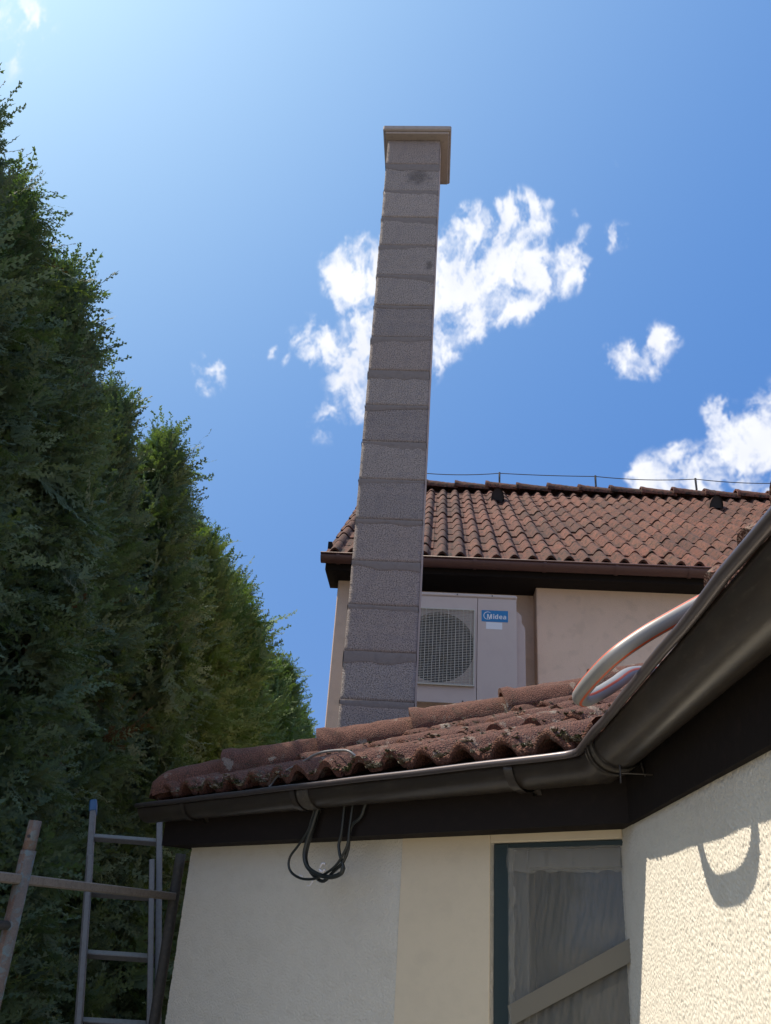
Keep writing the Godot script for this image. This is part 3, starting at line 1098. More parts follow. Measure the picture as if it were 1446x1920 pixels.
	for k in 14:
		tri(st, Vector3(-0.9845, rim - 0.014, -6.465), Vector3(-0.9845, rim + sec[k].y, -6.529 + sec[k].x), Vector3(-0.9845, rim + sec[k + 1].y, -6.529 + sec[k + 1].x), Vector3.LEFT)
	put(g, "trough", done(st), M.house_gutter)
	var bd := st_new(false)
	tube(bd, [Vector3(-0.985, rim - 0.009, -6.403), Vector3(6.4, rim - 0.009, -6.403)], 0.009, 8)
	put(g, "bead", done(bd), M.house_gutter)
	for x in [-0.84, -0.27, 0.298, 0.872, 1.452, 2.04, 2.63]:
		var bs := st_new(false)
		var loop := []
		for k in 12:
			var a := PI * (0.0 + 0.85 * k / 11.0)
			loop.append(Vector2(0.064 + cos(a) * 0.066, -0.014 - sin(a) * 0.066))
		for k in range(11, -1, -1):
			loop.append(loop[k] * 0.96 + Vector2(0.002, 0))
		sweep(bs, loop, func(s: int, p: Vector2) -> Vector3: return Vector3(x + [-0.014, 0.014][s], rim + p.y, -6.529 + p.x), 2)
		put(g, "bracket", done(bs), M.house_gutter)

# ---- chimney
func chimney():
	var c := thing("chimney", Vector3(-0.278, 0.5, -4.285))
	tag(c, "tall grey chimney of stacked concrete blocks with a flat slab cap", "chimney")
	var o := -c.position
	var x0 := -0.462
	var x1 := -0.0935
	var zf := -4.10
	var zb := -4.47
	var r := RandomNumberGenerator.new()
	r.seed = 31
	var top := 4.966
	var pitch := 0.2475
	for k in 19:
		var y1 := top - pitch * k
		var y0 := y1 - pitch + 0.009
		if y0 < 0.40:
			y0 = 0.40
		var jx := r.randf_range(-0.0010, 0.0010)
		var jz := r.randf_range(-0.002, 0.002)
		var wide := 0.010 if k >= 17 else 0.0
		var mesh := rough_block(Vector3(x0 - wide, y0, zb), Vector3(x1 + wide * 0.6, y1, zf + wide * 0.3), k, k == 1 or k == 4)
		var b := put(c, "block", mesh, M.block_damp if k == 1 or k == 4 else M.block[r.randi() % 4], Transform3D(Basis(Vector3.UP, r.randf_range(-0.004, 0.004)), o + Vector3(jx, 0, jz)))
		b.transform.origin = o + Vector3(jx, 0, jz)
		b.transform.basis = Basis()
		if y0 <= 0.40:
			break
		# the joint below it, with mortar smeared over the edges of the blocks
		var jm := st_new(false)
		cbox(jm, Vector3(x0 + 0.004, y0 - 0.0095, zb + 0.004), Vector3(x1 - 0.003, y0 + 0.0005, zf - 0.003))
		var nz := FastNoiseLite.new()
		nz.seed = 300 + k
		nz.frequency = 3.0
		nz.fractal_octaves = 3
		var up_h := r.randf_range(0.001, 0.006)
		var dn_h := r.randf_range(0.016, 0.056)
		var skew := r.randf_range(-1.0, 1.0)
		var N := 26
		var P := []
		for i in N + 1:
			var u := float(i) / N
			var x := lerpf(x0 + 0.003, x1 - 0.0015, u)
			var a := maxf(0.001, up_h * (1.0 + 0.7 * nz.get_noise_2d(x, 3.0)))
			var d := maxf(0.002, dn_h * (1.0 + skew * (u - 0.5) * 1.3 + 0.6 * nz.get_noise_2d(x, 9.0)))
			P.append([Vector3(x, y0 - 0.004 + a, zf + 0.0008), Vector3(x, y0 - 0.004 - d * 0.45, zf + 0.0042), Vector3(x, y0 - 0.004 - d, zf + 0.0006)])
		for i in N:
			quad(jm, P[i][0], P[i + 1][0], P[i + 1][1], P[i][1], Vector3.BACK)
			quad(jm, P[i][1], P[i + 1][1], P[i + 1][2], P[i][2], Vector3.BACK)
		for sx in [[x0 - 0.0005, -1.0], [x1 + 0.0005, 1.0]]:
			var Q := []
			for i in 9:
				var z := lerpf(zf - 0.002, zb + 0.002, i / 8.0)
				var d: float = dn_h * (1.0 + nz.get_noise_2d(z, 20.0))
				Q.append([Vector3(sx[0], y0 + up_h, z), Vector3(sx[0] + sx[1] * 0.0018, y0 - 0.004 - d * 0.4, z), Vector3(sx[0], y0 - 0.004 - d, z)])
			for i in 8:
				quad(jm, Q[i][0], Q[i + 1][0], Q[i + 1][1], Q[i][1], Vector3(sx[1], 0, 0))
				quad(jm, Q[i][1], Q[i + 1][1], Q[i + 1][2], Q[i][2], Vector3(sx[1], 0, 0))
		put(c, "mortar_joint", done(jm), M.mortar, Transform3D(Basis(), o))
	# thin tan skim on the right face
	var sk := st_new(false)
	var kn := FastNoiseLite.new()
	kn.seed = 71
	kn.frequency = 7.0
	var G := []
	for i in 60:
		var y := lerpf(0.42, 4.962, i / 59.0)
		var row := []
		for j in 7:
			var z := lerpf(zf - 0.006 - 0.006 * absf(kn.get_noise_2d(y, 1.0)), zb + 0.004, j / 6.0)
			row.append(Vector3(x1 + (0.0062 if y < 0.75 else 0.0) + (0.0036 + 0.0016 * kn.get_noise_2d(y * 2.0, z * 2.0)) * (1.0 if j > 0 else 0.2), y, z))
		G.append(row)
	for i in 59:
		for j in 6:
			quad(sk, G[i][j], G[i + 1][j], G[i + 1][j + 1], G[i][j + 1], Vector3.RIGHT)
	put(c, "skim_coat", done(sk), M.skim, Transform3D(Basis(), o))
	# slab cap with a drip edge
	var cap := st_new()
	cbox(cap, Vector3(-0.494, 4.985, -4.505), Vector3(-0.020, 5.030, -4.028), 0.008)
	cbox(cap, Vector3(-0.478, 4.9665, -4.490), Vector3(-0.036, 4.9845, -4.044), 0.004)
	put(c, "cap_slab", done(cap), M.cap, Transform3D(Basis(), o))
	var cm := st_new()
	tube(cm, [Vector3(-0.278, 4.9, -4.29), Vector3(-0.278, 5.06, -4.29)], 0.11, 20)
	put(c, "flue_collar", done(cm), M.cap, Transform3D(Basis(), o))

# concrete block with crumbled edges
func rough_block(lo: Vector3, hi: Vector3, sd: int, stained := false) -> ArrayMesh:
	var f := FastNoiseLite.new()
	f.seed = 500 + sd
	f.frequency = 38.0
	f.fractal_octaves = 2
	var st := st_new(false)
	var c := (lo + hi) * 0.5
	var h := (hi - lo) * 0.5
	var shape := func(u: Vector3) -> Vector3:
		var p := u * h
		var b := 0.006
		var q := Vector3(clampf(p.x, -h.x + b, h.x - b), clampf(p.y, -h.y + b, h.y - b), clampf(p.z, -h.z + b, h.z - b))
		var d := p - q
		if d.length() > 0.0001:
			p = q + d.normalized() * b
		var w := c + p
		var k := f.get_noise_3d(w.x, w.y, w.z)
		return w + (p * Vector3(1, 1, 1)).normalized() * (k * 0.0024)
	var g := 44 if stained else 14
	var blot := FastNoiseLite.new()
	blot.seed = 77 + sd
	blot.frequency = 26.0
	blot.fractal_octaves = 4
	var spot := Vector2(0.22, 0.05) if sd == 1 else Vector2(0.80, -0.35)
	var spread := Vector2(0.62, 0.85) if sd == 1 else Vector2(0.16, 0.5)
	var lin := func(i: int) -> float:
		var t := float(i) / g * 2.0 - 1.0
		return t
	for axis in 3:
		var uu := (axis + 1) % 3
		var ww := (axis + 2) % 3
		for sg in [-1.0, 1.0]:
			var P := []
			for i in g + 1:
				var row := []
				for j in g + 1:
					var s := Vector3.ZERO
					s[axis] = sg
					s[uu] = lin.call(i)
					s[ww] = lin.call(j)
					row.append(shape.call(s))
				P.append(row)
			var n := Vector3.ZERO
			n[axis] = sg
			for i in g:
				for j in g:
					if stained: # damp soot mark on the front, with a ragged outline
						var k := 0.0
						if axis == 2 and sg > 0:
							var e := (Vector2(lin.call(i), lin.call(j)) - spot) / spread
							k = sstep(0.10, 0.80, 1.05 - e.length() + 0.32 * blot.get_noise_3dv(P[i][j]))
						st.set_color(Color(1, 1, 1).lerp(Color(0.55, 0.55, 0.56), k))
					quad(st, P[i][j], P[i + 1][j], P[i + 1][j + 1], P[i][j + 1], n)
	return done(st)

# ---- outdoor unit of the heat pump
func heat_pump():
	var u := thing("heat_pump_unit", Vector3(0.13, 1.58, -6.59))
	tag(u, "beige outdoor heat pump unit with round fan grille and blue badge on the house wall", "heat pump")
	var o := Transform3D(Basis(), -u.position)
	var L := -0.385
	var R := 0.634
	var B := 1.598
	var T := 2.485
	var zf := -6.40
	var fc := Vector2(0.02, 2.037)
	var fr := 0.285
	# cabinet: shell behind the front, and the front panels
	var sh := st_new()
	cbox(sh, Vector3(L, B, -6.80), Vector3(R, T - 0.028, -6.66), 0.006)
	cbox(sh, Vector3(0.325, B, -6.66), Vector3(R, T - 0.028, zf - 0.003), 0.010)
	cbox(sh, Vector3(L, B, -6.66), Vector3(L + 0.03, T - 0.028, zf - 0.004))
	cbox(sh, Vector3(L + 0.03, B, -6.66), Vector3(0.3245, B + 0.04, zf - 0.02))
	cbox(sh, Vector3(L + 0.03, T - 0.07, -6.66), Vector3(0.3245, T - 0.028, zf - 0.02))
	put(u, "cabinet", done(sh), M.unit_paint, o)
	put(u, "lid", box_mesh(Vector3(L - 0.006, T - 0.0275, -6.806), Vector3(R + 0.006, T + 0.008, zf + 0.007), 0.012), M.unit_paint, o)
	# fan panel with its round opening
	var fp := st_new()
	var x0 := L
	var x1 := 0.3215
	var y0 := B
	var y1 := T - 0.0285
	var n := 96
	var pr := func(a: float) -> Vector2:
		var d := Vector2(cos(a), sin(a))
		var k := 1e9
		if d.x > 1e-6: k = minf(k, (x1 - fc.x) / d.x)
		if d.x < -1e-6: k = minf(k, (x0 - fc.x) / d.x)
		if d.y > 1e-6: k = minf(k, (y1 - fc.y) / d.y)
		if d.y < -1e-6: k = minf(k, (y0 - fc.y) / d.y)
		return fc + d * k
	var angs := []
	for k in n:
		angs.append(TAU * k / n)
	for cn in [Vector2(x0, y0), Vector2(x1, y0), Vector2(x0, y1), Vector2(x1, y1)]:
		angs.append(fposmod((cn - fc).angle(), TAU))
	angs.sort()
	for k in angs.size():
		var a0: float = angs[k]
		var a1: float = angs[(k + 1) % angs.size()]
		var i0 := fc + Vector2(cos(a0), sin(a0)) * fr
		var i1 := fc + Vector2(cos(a1), sin(a1)) * fr
		var e0: Vector2 = pr.call(a0)
		var e1: Vector2 = pr.call(a1)
		quad(fp, Vector3(i0.x, i0.y, zf), Vector3(i1.x, i1.y, zf), Vector3(e1.x, e1.y, zf), Vector3(e0.x, e0.y, zf), Vector3.BACK)
		quad(fp, Vector3(i0.x, i0.y, zf), Vector3(i1.x, i1.y, zf), Vector3(i1.x, i1.y, zf - 0.09), Vector3(i0.x, i0.y, zf - 0.09), Vector3(fc.x - i0.x, fc.y - i0.y, 0))
	put(u, "fan_panel", done(fp), M.unit_paint, o)
	put(u, "service_panel", box_mesh(Vector3(0.3255, B, zf - 0.0028), Vector3(R - 0.001, T - 0.0285, zf + 0.001), 0.0015), M.unit_paint, o)
	var bw := st_new()
	cbox(bw, Vector3(L + 0.031, B + 0.041, -6.659), Vector3(0.3244, T - 0.071, -6.64))
	put(u, "coil", done(bw), M.well, o)
	# fan
	var fan := holder(u, "fan", Vector3(fc.x, fc.y, -6.50) - u.position)
	var hub := st_new(false)
	tube(hub, [Vector3(0, 0, -0.10), Vector3(0, 0, -0.02), Vector3(0, 0, 0.03)], 0.062, 20, 0.045)
	put(fan, "hub", done(hub), M.fan)
	for b in 3:
		var bl := st_new(false)
		var P := []
		for i in 9:
			var rr := lerpf(0.05, 0.272, i / 8.0)
			var row := []
			for k in 6:
				var a: float = TAU * b / 3.0 + lerpf(-0.55, 0.55, k / 5.0) * lerpf(0.9, 1.15, i / 8.0) + 0.35 * i / 8.0
				row.append(Vector3(cos(a) * rr, sin(a) * rr, lerpf(-0.05, 0.045, k / 5.0)))
			P.append(row)
		for i in 8:
			for k in 5:
				quad(bl, P[i][k], P[i + 1][k], P[i + 1][k + 1], P[i][k + 1], Vector3.BACK)
		put(fan, "blade", done(bl), M.fan)
	# grille of welded wires in a frame
	var gr := holder(u, "grille", -u.position)
	var gx0 := -0.262
	var gx1 := 0.300
	var gy0 := 1.733
	var gy1 := 2.345
	var gz := zf + 0.022
	var wf := st_new()
	cbox(wf, Vector3(gx0, gy0 - 0.006, gz - 0.018), Vector3(gx1, gy0 + 0.006, gz + 0.004), 0.002)
	cbox(wf, Vector3(gx0, gy1 - 0.006, gz - 0.018), Vector3(gx1, gy1 + 0.006, gz + 0.004), 0.002)
	cbox(wf, Vector3(gx0 - 0.006, gy0 - 0.006, gz - 0.018), Vector3(gx0 + 0.006, gy1 + 0.006, gz + 0.005), 0.002)
	cbox(wf, Vector3(gx1 - 0.006, gy0 - 0.006, gz - 0.018), Vector3(gx1 + 0.006, gy1 + 0.006, gz + 0.005), 0.002)
	put(gr, "frame", done(wf), M.grille)
	var hw := st_new()
	var rows := 46
	for k in range(1, rows):
		var y := lerpf(gy0, gy1, float(k) / rows)
		cbox(hw, Vector3(gx0, y - 0.0018, gz - 0.004), Vector3(gx1, y + 0.0018, gz - 0.0005))
	put(gr, "cross_wires", done(hw), M.grille)
	var vw := st_new()
	for k in range(1, 19):
		var x := lerpf(gx0, gx1, k / 19.0)
		var w := 0.0022 if k % 2 == 0 else 0.0014
		cbox(vw, Vector3(x - w, gy0, gz), Vector3(x + w, gy1, gz + 0.004))
	put(gr, "upright_wires", done(vw), M.grille)
	# side cover over the pipe valves
	var vc := st_new()
	var prof := [[1.60, 0.0], [1.60, 0.088], [2.29, 0.088], [2.335, 0.060], [2.395, 0.060], [2.425, 0.030], [2.44, 0.0]]
	for k in prof.size() - 1:
		var p: Array = prof[k]
		var q: Array = prof[k + 1]
		quad(vc, Vector3(R + p[1], p[0], -6.74), Vector3(R + q[1], q[0], -6.74), Vector3(R + q[1], q[0], -6.60), Vector3(R + p[1], p[0], -6.60), Vector3(1, 0.2, 0))
		quad(vc, Vector3(R, p[0], -6.60), Vector3(R + p[1], p[0], -6.60), Vector3(R + q[1], q[0], -6.60), Vector3(R, q[0], -6.60), Vector3.BACK)
		quad(vc, Vector3(R, p[0], -6.74), Vector3(R + p[1], p[0], -6.74), Vector3(R + q[1], q[0], -6.74), Vector3(R, q[0], -6.74), Vector3.FORWARD)
	put(u, "valve_cover", done(vc), M.unit_paint, o)
	# wall bracket below
	var br := st_new()
	for x in [-0.25, 0.50]:
		cbox(br, Vector3(x - 0.02, B - 0.045, -6.938), Vector3(x + 0.02, B - 0.001, -6.42), 0.002)
		cbox(br, Vector3(x - 0.02, B - 0.40, -6.938), Vector3(x + 0.02, B - 0.0455, -6.90), 0.002)
	cbox(br, Vector3(L + 0.02, B - 0.10, -6.47), Vector3(R - 0.03, B - 0.046, -6.43), 0.003)
	put(u, "wall_bracket", done(br), tint(M.mortar, Color(0.9, 0.7, 0.55)), o)
	# badge, note and screws
	var bd := holder(u, "badge", -u.position)
	var tilt := Transform3D(Basis(Vector3.BACK, -0.012), Vector3.ZERO)
	put(bd, "plate", box_mesh(Vector3(0.356, 2.262, zf + 0.0012), Vector3(0.566, 2.357, zf + 0.0025)), M.sticker)
	var tm := TextMesh.new()
	var font := SystemFont.new()
	font.font_names = PackedStringArray(["Droid Sans"])
	font.font_weight = 700
	tm.font = font
	tm.text = "Midea"
	tm.font_size = 48
	tm.pixel_size = 0.053 / 48.0
	tm.depth = 0.0012
	var txt := put(bd, "lettering", tm, M.print_white, Transform3D(Basis(), Vector3(0.475, 2.304, zf + 0.0035)))
	var sw := st_new()
	for k in 26:
		var a0 := lerpf(0.75, 5.35, k / 26.0)
		var a1 := lerpf(0.75, 5.35, (k + 1) / 26.0)
		var t0 := 0.0055 * sin(PI * clampf(k / 26.0 * 0.85 + 0.12, 0, 1)) + 0.0006
		var t1 := 0.0055 * sin(PI * clampf((k + 1) / 26.0 * 0.85 + 0.12, 0, 1)) + 0.0006
		var c := Vector3(0.404, 2.312, zf + 0.0042)
		var d0 := Vector3(cos(a0), sin(a0), 0)
		var d1 := Vector3(cos(a1), sin(a1), 0)
		quad(sw, c + d0 * (0.033 - t0), c + d1 * (0.033 - t1), c + d1 * 0.033, c + d0 * 0.033, Vector3.BACK)
	quad(sw, Vector3(0.418, 2.280, zf + 0.0042), Vector3(0.4235, 2.280, zf + 0.0042), Vector3(0.437, 2.325, zf + 0.0042), Vector3(0.433, 2.325, zf + 0.0042), Vector3.BACK)
	put(bd, "swoosh", done(sw), M.print_white)
	put(u, "paper_note", box_mesh(Vector3(0.392, 2.201, zf + 0.0012), Vector3(0.520, 2.258, zf + 0.002)), M.print_white, o)
	for p in [Vector3(0.16, 2.478, zf + 0.007), Vector3(0.44, 2.478, zf + 0.007), Vector3(0.22, 1.615, zf)]:
		var sc := st_new()
		tube(sc, [p, p + Vector3(0, 0, 0.003)], 0.006, 8)
		put(u, "screw", done(sc), M.dark_steel, o)

func lightning_conductor():
	var c := thing("lightning_conductor", Vector3(1.9, 5.31, -9.62))
	tag(c, "thin dark lightning wire on short posts above the far ridge", "wire")
	var o := -c.position
	var tops := v3([[-0.36, 5.41, -9.62], [0.747, 5.437, -9.62], [1.977, 5.437, -9.62], [3.244, 5.446, -9.62], [4.5, 5.44, -9.62], [5.8, 5.44, -9.62]])
	var st := st_new(false)
	var pts := []
	for i in tops.size() - 1:
		for k in 8:
			var u := k / 8.0
			pts.append(tops[i].lerp(tops[i + 1], u) + Vector3.DOWN * 0.03 * 4.0 * u * (1.0 - u) * (1.0 if i != 1 else 0.3) + o)
	pts.append(tops[-1] + o)
	tube(st, pts, 0.0055, 6)
	put(c, "wire", done(st), M.rod)
	for i in tops.size():
		var p := st_new()
		tube(p, [Vector3(tops[i].x, 5.29, -9.62) + o, tops[i] + Vector3.UP * 0.012 + o], 0.0135, 6)
		put(c, "post", done(p), M.rod)

# ---- film and tape over the window
func window_cover():
	var f := FastNoiseLite.new()
	f.seed = 8
	f.frequency = 6.0
	f.fractal_octaves = 4
	var g := FastNoiseLite.new()
	g.seed = 9
	g.frequency = 14.0
	g.fractal_octaves = 3
	var st := st_new(false)
	var nt := 110
	var ny := 110
	var P := []
	for i in nt + 1:
		var row := []
		for j in ny + 1:
			var u := float(i) / nt
			var v := float(j) / ny
			var t := lerpf(1.656, 1.288, u)
			var y := lerpf(0.238, -0.62, v)
			# creases hang from the upper edge and lean to the lower right, crumpled at the taped border
			var s := (t - 1.29) * 1.0 + (y + 0.6) * 0.28
			var ridge := 1.0 - absf(f.get_noise_2d(s * 5.0 + 4.0, y * 0.9)) * 5.0
			var d := 0.004 * f.get_noise_2d(s * 9.0, y * 1.1) + 0.002 * g.get_noise_2d(s * 8.0, y * 3.0) - 0.002 * maxf(0.0, ridge)
			var edge := exp(-u * 22.0) + exp(-v * 30.0)
			d += edge * 0.006 * g.get_noise_2d(t * 7.0 + 3.0, y * 7.0)
			row.append(tq(t + edge * 0.002 * f.get_noise_2d(y * 6.0, 2.0), 1.978 + d, y))
		P.append(row)
	for i in nt:
		for j in ny:
			quad(st, P[i][j], P[i + 1][j], P[i + 1][j + 1], P[i][j + 1], Vector3(-1, 0, 1))
	# a second fold of film along the top and left border
	for i in nt:
		var a := []
		for k in 2:
			var u := float(i + k) / nt
			var t := lerpf(1.656, 1.288, u)
			var y := 0.175 + 0.010 * f.get_noise_2d(t * 3.0, 5.0)
			a.append([tq(t, 1.9735 + 0.003 * g.get_noise_2d(t * 8.0, 1.0), 0.237), tq(t, 1.966 + 0.003 * f.get_noise_2d(t * 8.0, 2.0), 0.205), tq(t, 1.9705, y)])
		quad(st, a[0][0], a[1][0], a[1][1], a[0][1], Vector3(-1, 0, 1))
		quad(st, a[0][1], a[1][1], a[1][2], a[0][2], Vector3(-1, 0, 1))
	for j in ny:
		var a := []
		for k in 2:
			var y := lerpf(0.236, -0.62, float(j + k) / ny)
			var w := 0.024 + 0.016 * f.get_noise_2d(y * 5.0, 11.0) + 0.007 * g.get_noise_2d(y * 9.0, 4.0)
			a.append([tq(1.655, 1.972, y), tq(1.655 - w * 0.5, 1.964 + 0.004 * g.get_noise_2d(y * 12.0, 8.0), y), tq(1.655 - w, 1.971, y)])
		quad(st, a[0][0], a[1][0], a[1][1], a[0][1], Vector3(-1, 0, 1))
		quad(st, a[0][1], a[1][1], a[1][2], a[0][2], Vector3(-1, 0, 1))
	tag(put(self, "plastic_sheet", done(st), M.film), "crumpled clear plastic sheet covering the window under the eave", "plastic sheet")
	var tp := st_new(false)
	var A := []
	for k in 25:
		var u := k / 24.0
		var c := Vector2(lerpf(1.645, 1.262, u), lerpf(-0.170, 0.006, u))
		var d := 0.0012 * f.get_noise_1d(u * 4.0)
		var w := Vector2(0.008, 0.0215)
		A.append([tq(c.x + w.x, 1.9655 + d, c.y + w.y), tq(c.x - w.x, 1.9655 + d, c.y - w.y)])
	for k in 24:
		quad(tp, A[k][0], A[k + 1][0], A[k + 1][1], A[k][1], Vector3(-1, 0, 1))
		var bk := Vector3(1, 0, -1) * 0.0004
		quad(tp, A[k][0] + bk, A[k + 1][0] + bk, A[k + 1][1] + bk, A[k][1] + bk, Vector3(1, 0, -1))
	tag(put(self, "masking_tape", done(tp), M.tape), "strip of pale tape running aslant over the plastic sheet", "tape")

# ---- thuja hedge
func spray_mesh(sd: int) -> ArrayMesh:
	var r := RandomNumberGenerator.new()
	r.seed = sd
	var V := PackedVector3Array()
	var N := PackedVector3Array()
	var leafs := func(a: Vector3, d: Vector3, nrm: Vector3, len: float, w: float):
		var s := d.cross(nrm).normalized() * w
		var m := a + d * len * 0.45
		var t := a + d * len
		for p in [a - s * 0.35, m - s, m + s, m - s, t, m + s, a - s * 0.35, m + s, a + s * 0.35]:
			V.append(p)
			N.append(nrm)
	for sp in 4:
		var dir := Vector3(r.randf_range(-0.75, 0.75), 1.0, r.randf_range(-0.6, 0.6)).normalized()
		var nrm := dir.cross(Vector3(r.randf_range(-1, 1), r.randf_range(-0.2, 0.2), r.randf_range(-1, 1))).normalized()
		var p := Vector3(r.randf_range(-0.15, 0.15), 0, r.randf_range(-0.15, 0.15))
		var total := r.randf_range(0.9, 1.35)
		var n := r.randi_range(9, 13)
		var bend := Vector3(r.randf_range(-0.2, 0.2), r.randf_range(-0.75, -0.1), r.randf_range(-0.2, 0.2))
		for i in n:
			var u := float(i) / n
			dir = (dir + bend / n + Vector3(r.randf_range(-0.12, 0.12), r.randf_range(-0.12, 0.12), r.randf_range(-0.12, 0.12))).normalized()
			nrm = (nrm - dir * nrm.dot(dir)).normalized()
			var step := total / n
			leafs.call(p, dir, nrm, step * 1.3, 0.011)
			var sl := (0.30 * (1.0 - u * 0.8) + 0.05) * (0.5 + 0.5 * sin(PI * minf(1.0, u * 2.2 + 0.2)))
			for sg in [-1.0, 1.0]:
				if r.randf() < 0.18:
					continue
				var side: Vector3 = dir.cross(nrm) * sg
				var bd := (dir * r.randf_range(0.7, 1.25) + side * r.randf_range(0.55, 0.9) + nrm * r.randf_range(-0.3, 0.3)).normalized()
				var bl: float = sl * r.randf_range(0.45, 1.5)
				var q: Vector3 = p + dir * step * (0.5 if sg > 0 else 0.0)
				var bn := (nrm - bd * nrm.dot(bd)).normalized()
				leafs.call(q, bd, bn, bl, 0.0145)
				var m := maxi(2, int(bl / 0.055))
				for k in m:
					var o := q + bd * bl * (k + 0.6) / (m + 0.4)
					var l2 := bl * 0.24 * (1.0 - 0.6 * k / m) + 0.028
					for s2 in [-1.0, 1.0]:
						var d2: Vector3 = (bd * r.randf_range(0.8, 1.3) + bd.cross(bn) * s2 * r.randf_range(0.45, 0.8) + bn * r.randf_range(-0.25, 0.25)).normalized()
						leafs.call(o, d2, bn, l2 * r.randf_range(0.7, 1.5), 0.0145)
			p += dir * step
	var arr := []
	arr.resize(Mesh.ARRAY_MAX)
	arr[Mesh.ARRAY_VERTEX] = V
	arr[Mesh.ARRAY_NORMAL] = N
	var m := ArrayMesh.new()
	m.add_surface_from_arrays(Mesh.PRIMITIVE_TRIANGLES, arr)
	return m

func hedge():
	var sprays := []
	for k in 4:
		sprays.append(spray_mesh(900 + k))
	var r := RandomNumberGenerator.new()
	r.seed = 77
	var nz := FastNoiseLite.new()
	nz.seed = 12
	nz.frequency = 1.0
	nz.fractal_octaves = 3
	var trees := []
	var z := -2.9
	var i := 0
	while z > -23.0:
		trees.append([Vector3(-3.42 + r.randf_range(-0.22, 0.24), GROUND, z), (r.randf_range(6.3, 6.5) if z > -7.2 else r.randf_range(6.55, 6.85) if z > -9.6 else r.randf_range(6.35, 6.75)) if z < -4.2 else r.randf_range(6.5, 6.65), r.randf_range(0.88, 1.06)])
		z -= r.randf_range(0.72, 0.85) if z > -5.6 else r.randf_range(0.95, 1.2) + (0.25 if z < -12 else 0.0)
		i += 1
	var words := ["first", "second", "third", "fourth", "fifth", "sixth", "seventh", "eighth", "ninth", "tenth", "eleventh", "twelfth", "thirteenth", "fourteenth", "fifteenth", "sixteenth", "seventeenth", "eighteenth", "nineteenth", "twentieth"]
	var seen := -1
	for k in trees.size():
		var tr: Array = trees[k]
		seen += 1
		var t := thing("thuja_tree", tr[0])
		tag(t, "dense green thuja, %s in the tall hedge counted from the left edge of the picture" % words[mini(seen, 19)], "tree", "thujas of the tall hedge")
		var h: float = tr[1]
		var R: float = tr[2]
		var tk := st_new(false)
		tube(tk, [Vector3(0, 0, 0), Vector3(0.03, h * 0.4, 0.02), Vector3(0, h * 0.93, 0)], 0.10, 8, 0.012)
		for b in 26:
			var y := lerpf(0.6, h * 0.85, b / 25.0)
			var a := b * 2.4
			var l := R * 0.75 * pow(1.0 - y / h, 0.5)
			var d := Vector3(cos(a), 0.55, sin(a))
			tube(tk, [Vector3(0, y, 0), Vector3(0, y, 0) + d * l * 0.55, Vector3(0, y + l * 0.35, 0) + d * l], 0.016, 5, 0.005)
		put(t, "trunk", done(tk), M.bark)
		var dist: float = Vector2(tr[0].x, tr[0].z).length()
		var near := clampf((12.0 - dist) / 7.0, 0.0, 1.0)
		var cnt := int(lerpf(1900, 4300, near))
		var size := lerpf(0.30, 0.235, near)
		var mm := MultiMesh.new()
		mm.transform_format = MultiMesh.TRANSFORM_3D
		mm.use_colors = true
		mm.mesh = sprays[k % 4]
		mm.instance_count = cnt
		for c in cnt:
			var u := r.randf()
			var y := h * (0.02 + 0.98 * (1.0 - pow(1.0 - u, 0.72)))
			var v := y / h
			var a := r.randf() * TAU
			var prof := R * pow(maxf(0.0, 1.0 - v), 0.40 if tr[0].z > -4.2 else (0.58 if tr[0].z > -9.6 else 0.46)) * (0.72 + 0.28 * minf(1.0, v * 5.0)) * 1.02
			var lump := nz.get_noise_3d(tr[0].x + cos(a) * 1.3, y * 1.1, tr[0].z + sin(a) * 1.3)
			prof *= 1.0 + 0.62 * lump
			var inner := r.randf()
			var depth := 1.0 - 0.30 * inner * inner
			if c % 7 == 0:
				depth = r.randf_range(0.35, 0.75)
			var long := c % 11 == 0
			var rad := prof * depth + (0.05 if long else 0.0)
			var out := Vector3(cos(a), 0, sin(a))
			var p := out * rad + Vector3.UP * y
			var grow := (out * r.randf_range(0.35, 1.1) + Vector3.UP * r.randf_range(-0.75, 0.75) + Vector3(r.randf_range(-0.6, 0.6), 0.0, r.randf_range(-0.6, 0.6))).normalized()
			grow = (grow + Vector3.UP * (1.3 * sstep(0.55, 0.95, v) + (0.6 if long else 0.0))).normalized()
			var sidev := grow.cross(Vector3(r.randf_range(-1, 1), r.randf_range(-1, 1), r.randf_range(-1, 1))).normalized()
			var s := size * r.randf_range(0.6, 1.45) * (1.4 if long else 1.0)
			var b := Basis(sidev, grow, sidev.cross(grow)).scaled(Vector3.ONE * s)
			b = Basis(sidev * s, grow * s, sidev.cross(grow) * s)
			mm.set_instance_transform(c, Transform3D(b, p - grow * s * 0.45))
			var tone := r.randf_range(0.75, 1.25)
			var col := Color(0.110, 0.175, 0.108).lerp(Color(0.165, 0.210, 0.105), r.randf() * 0.9) * tone
			if tr[0].z < -9.6:
				col = Color(0.115, 0.190, 0.075).lerp(Color(0.175, 0.225, 0.075), r.randf()) * tone
			if r.randf() < 0.008:
				col = Color(0.13, 0.075, 0.035)
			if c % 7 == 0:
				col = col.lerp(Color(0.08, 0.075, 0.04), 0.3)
			col.a = 1.0
			mm.set_instance_color(c, col)
		var mi := MultiMeshInstance3D.new()
		mi.name = "crown"
		mi.multimesh = mm
		mi.material_override = M.leaf
		mi.set_meta("kind", "stuff")
		t.add_child(mi)

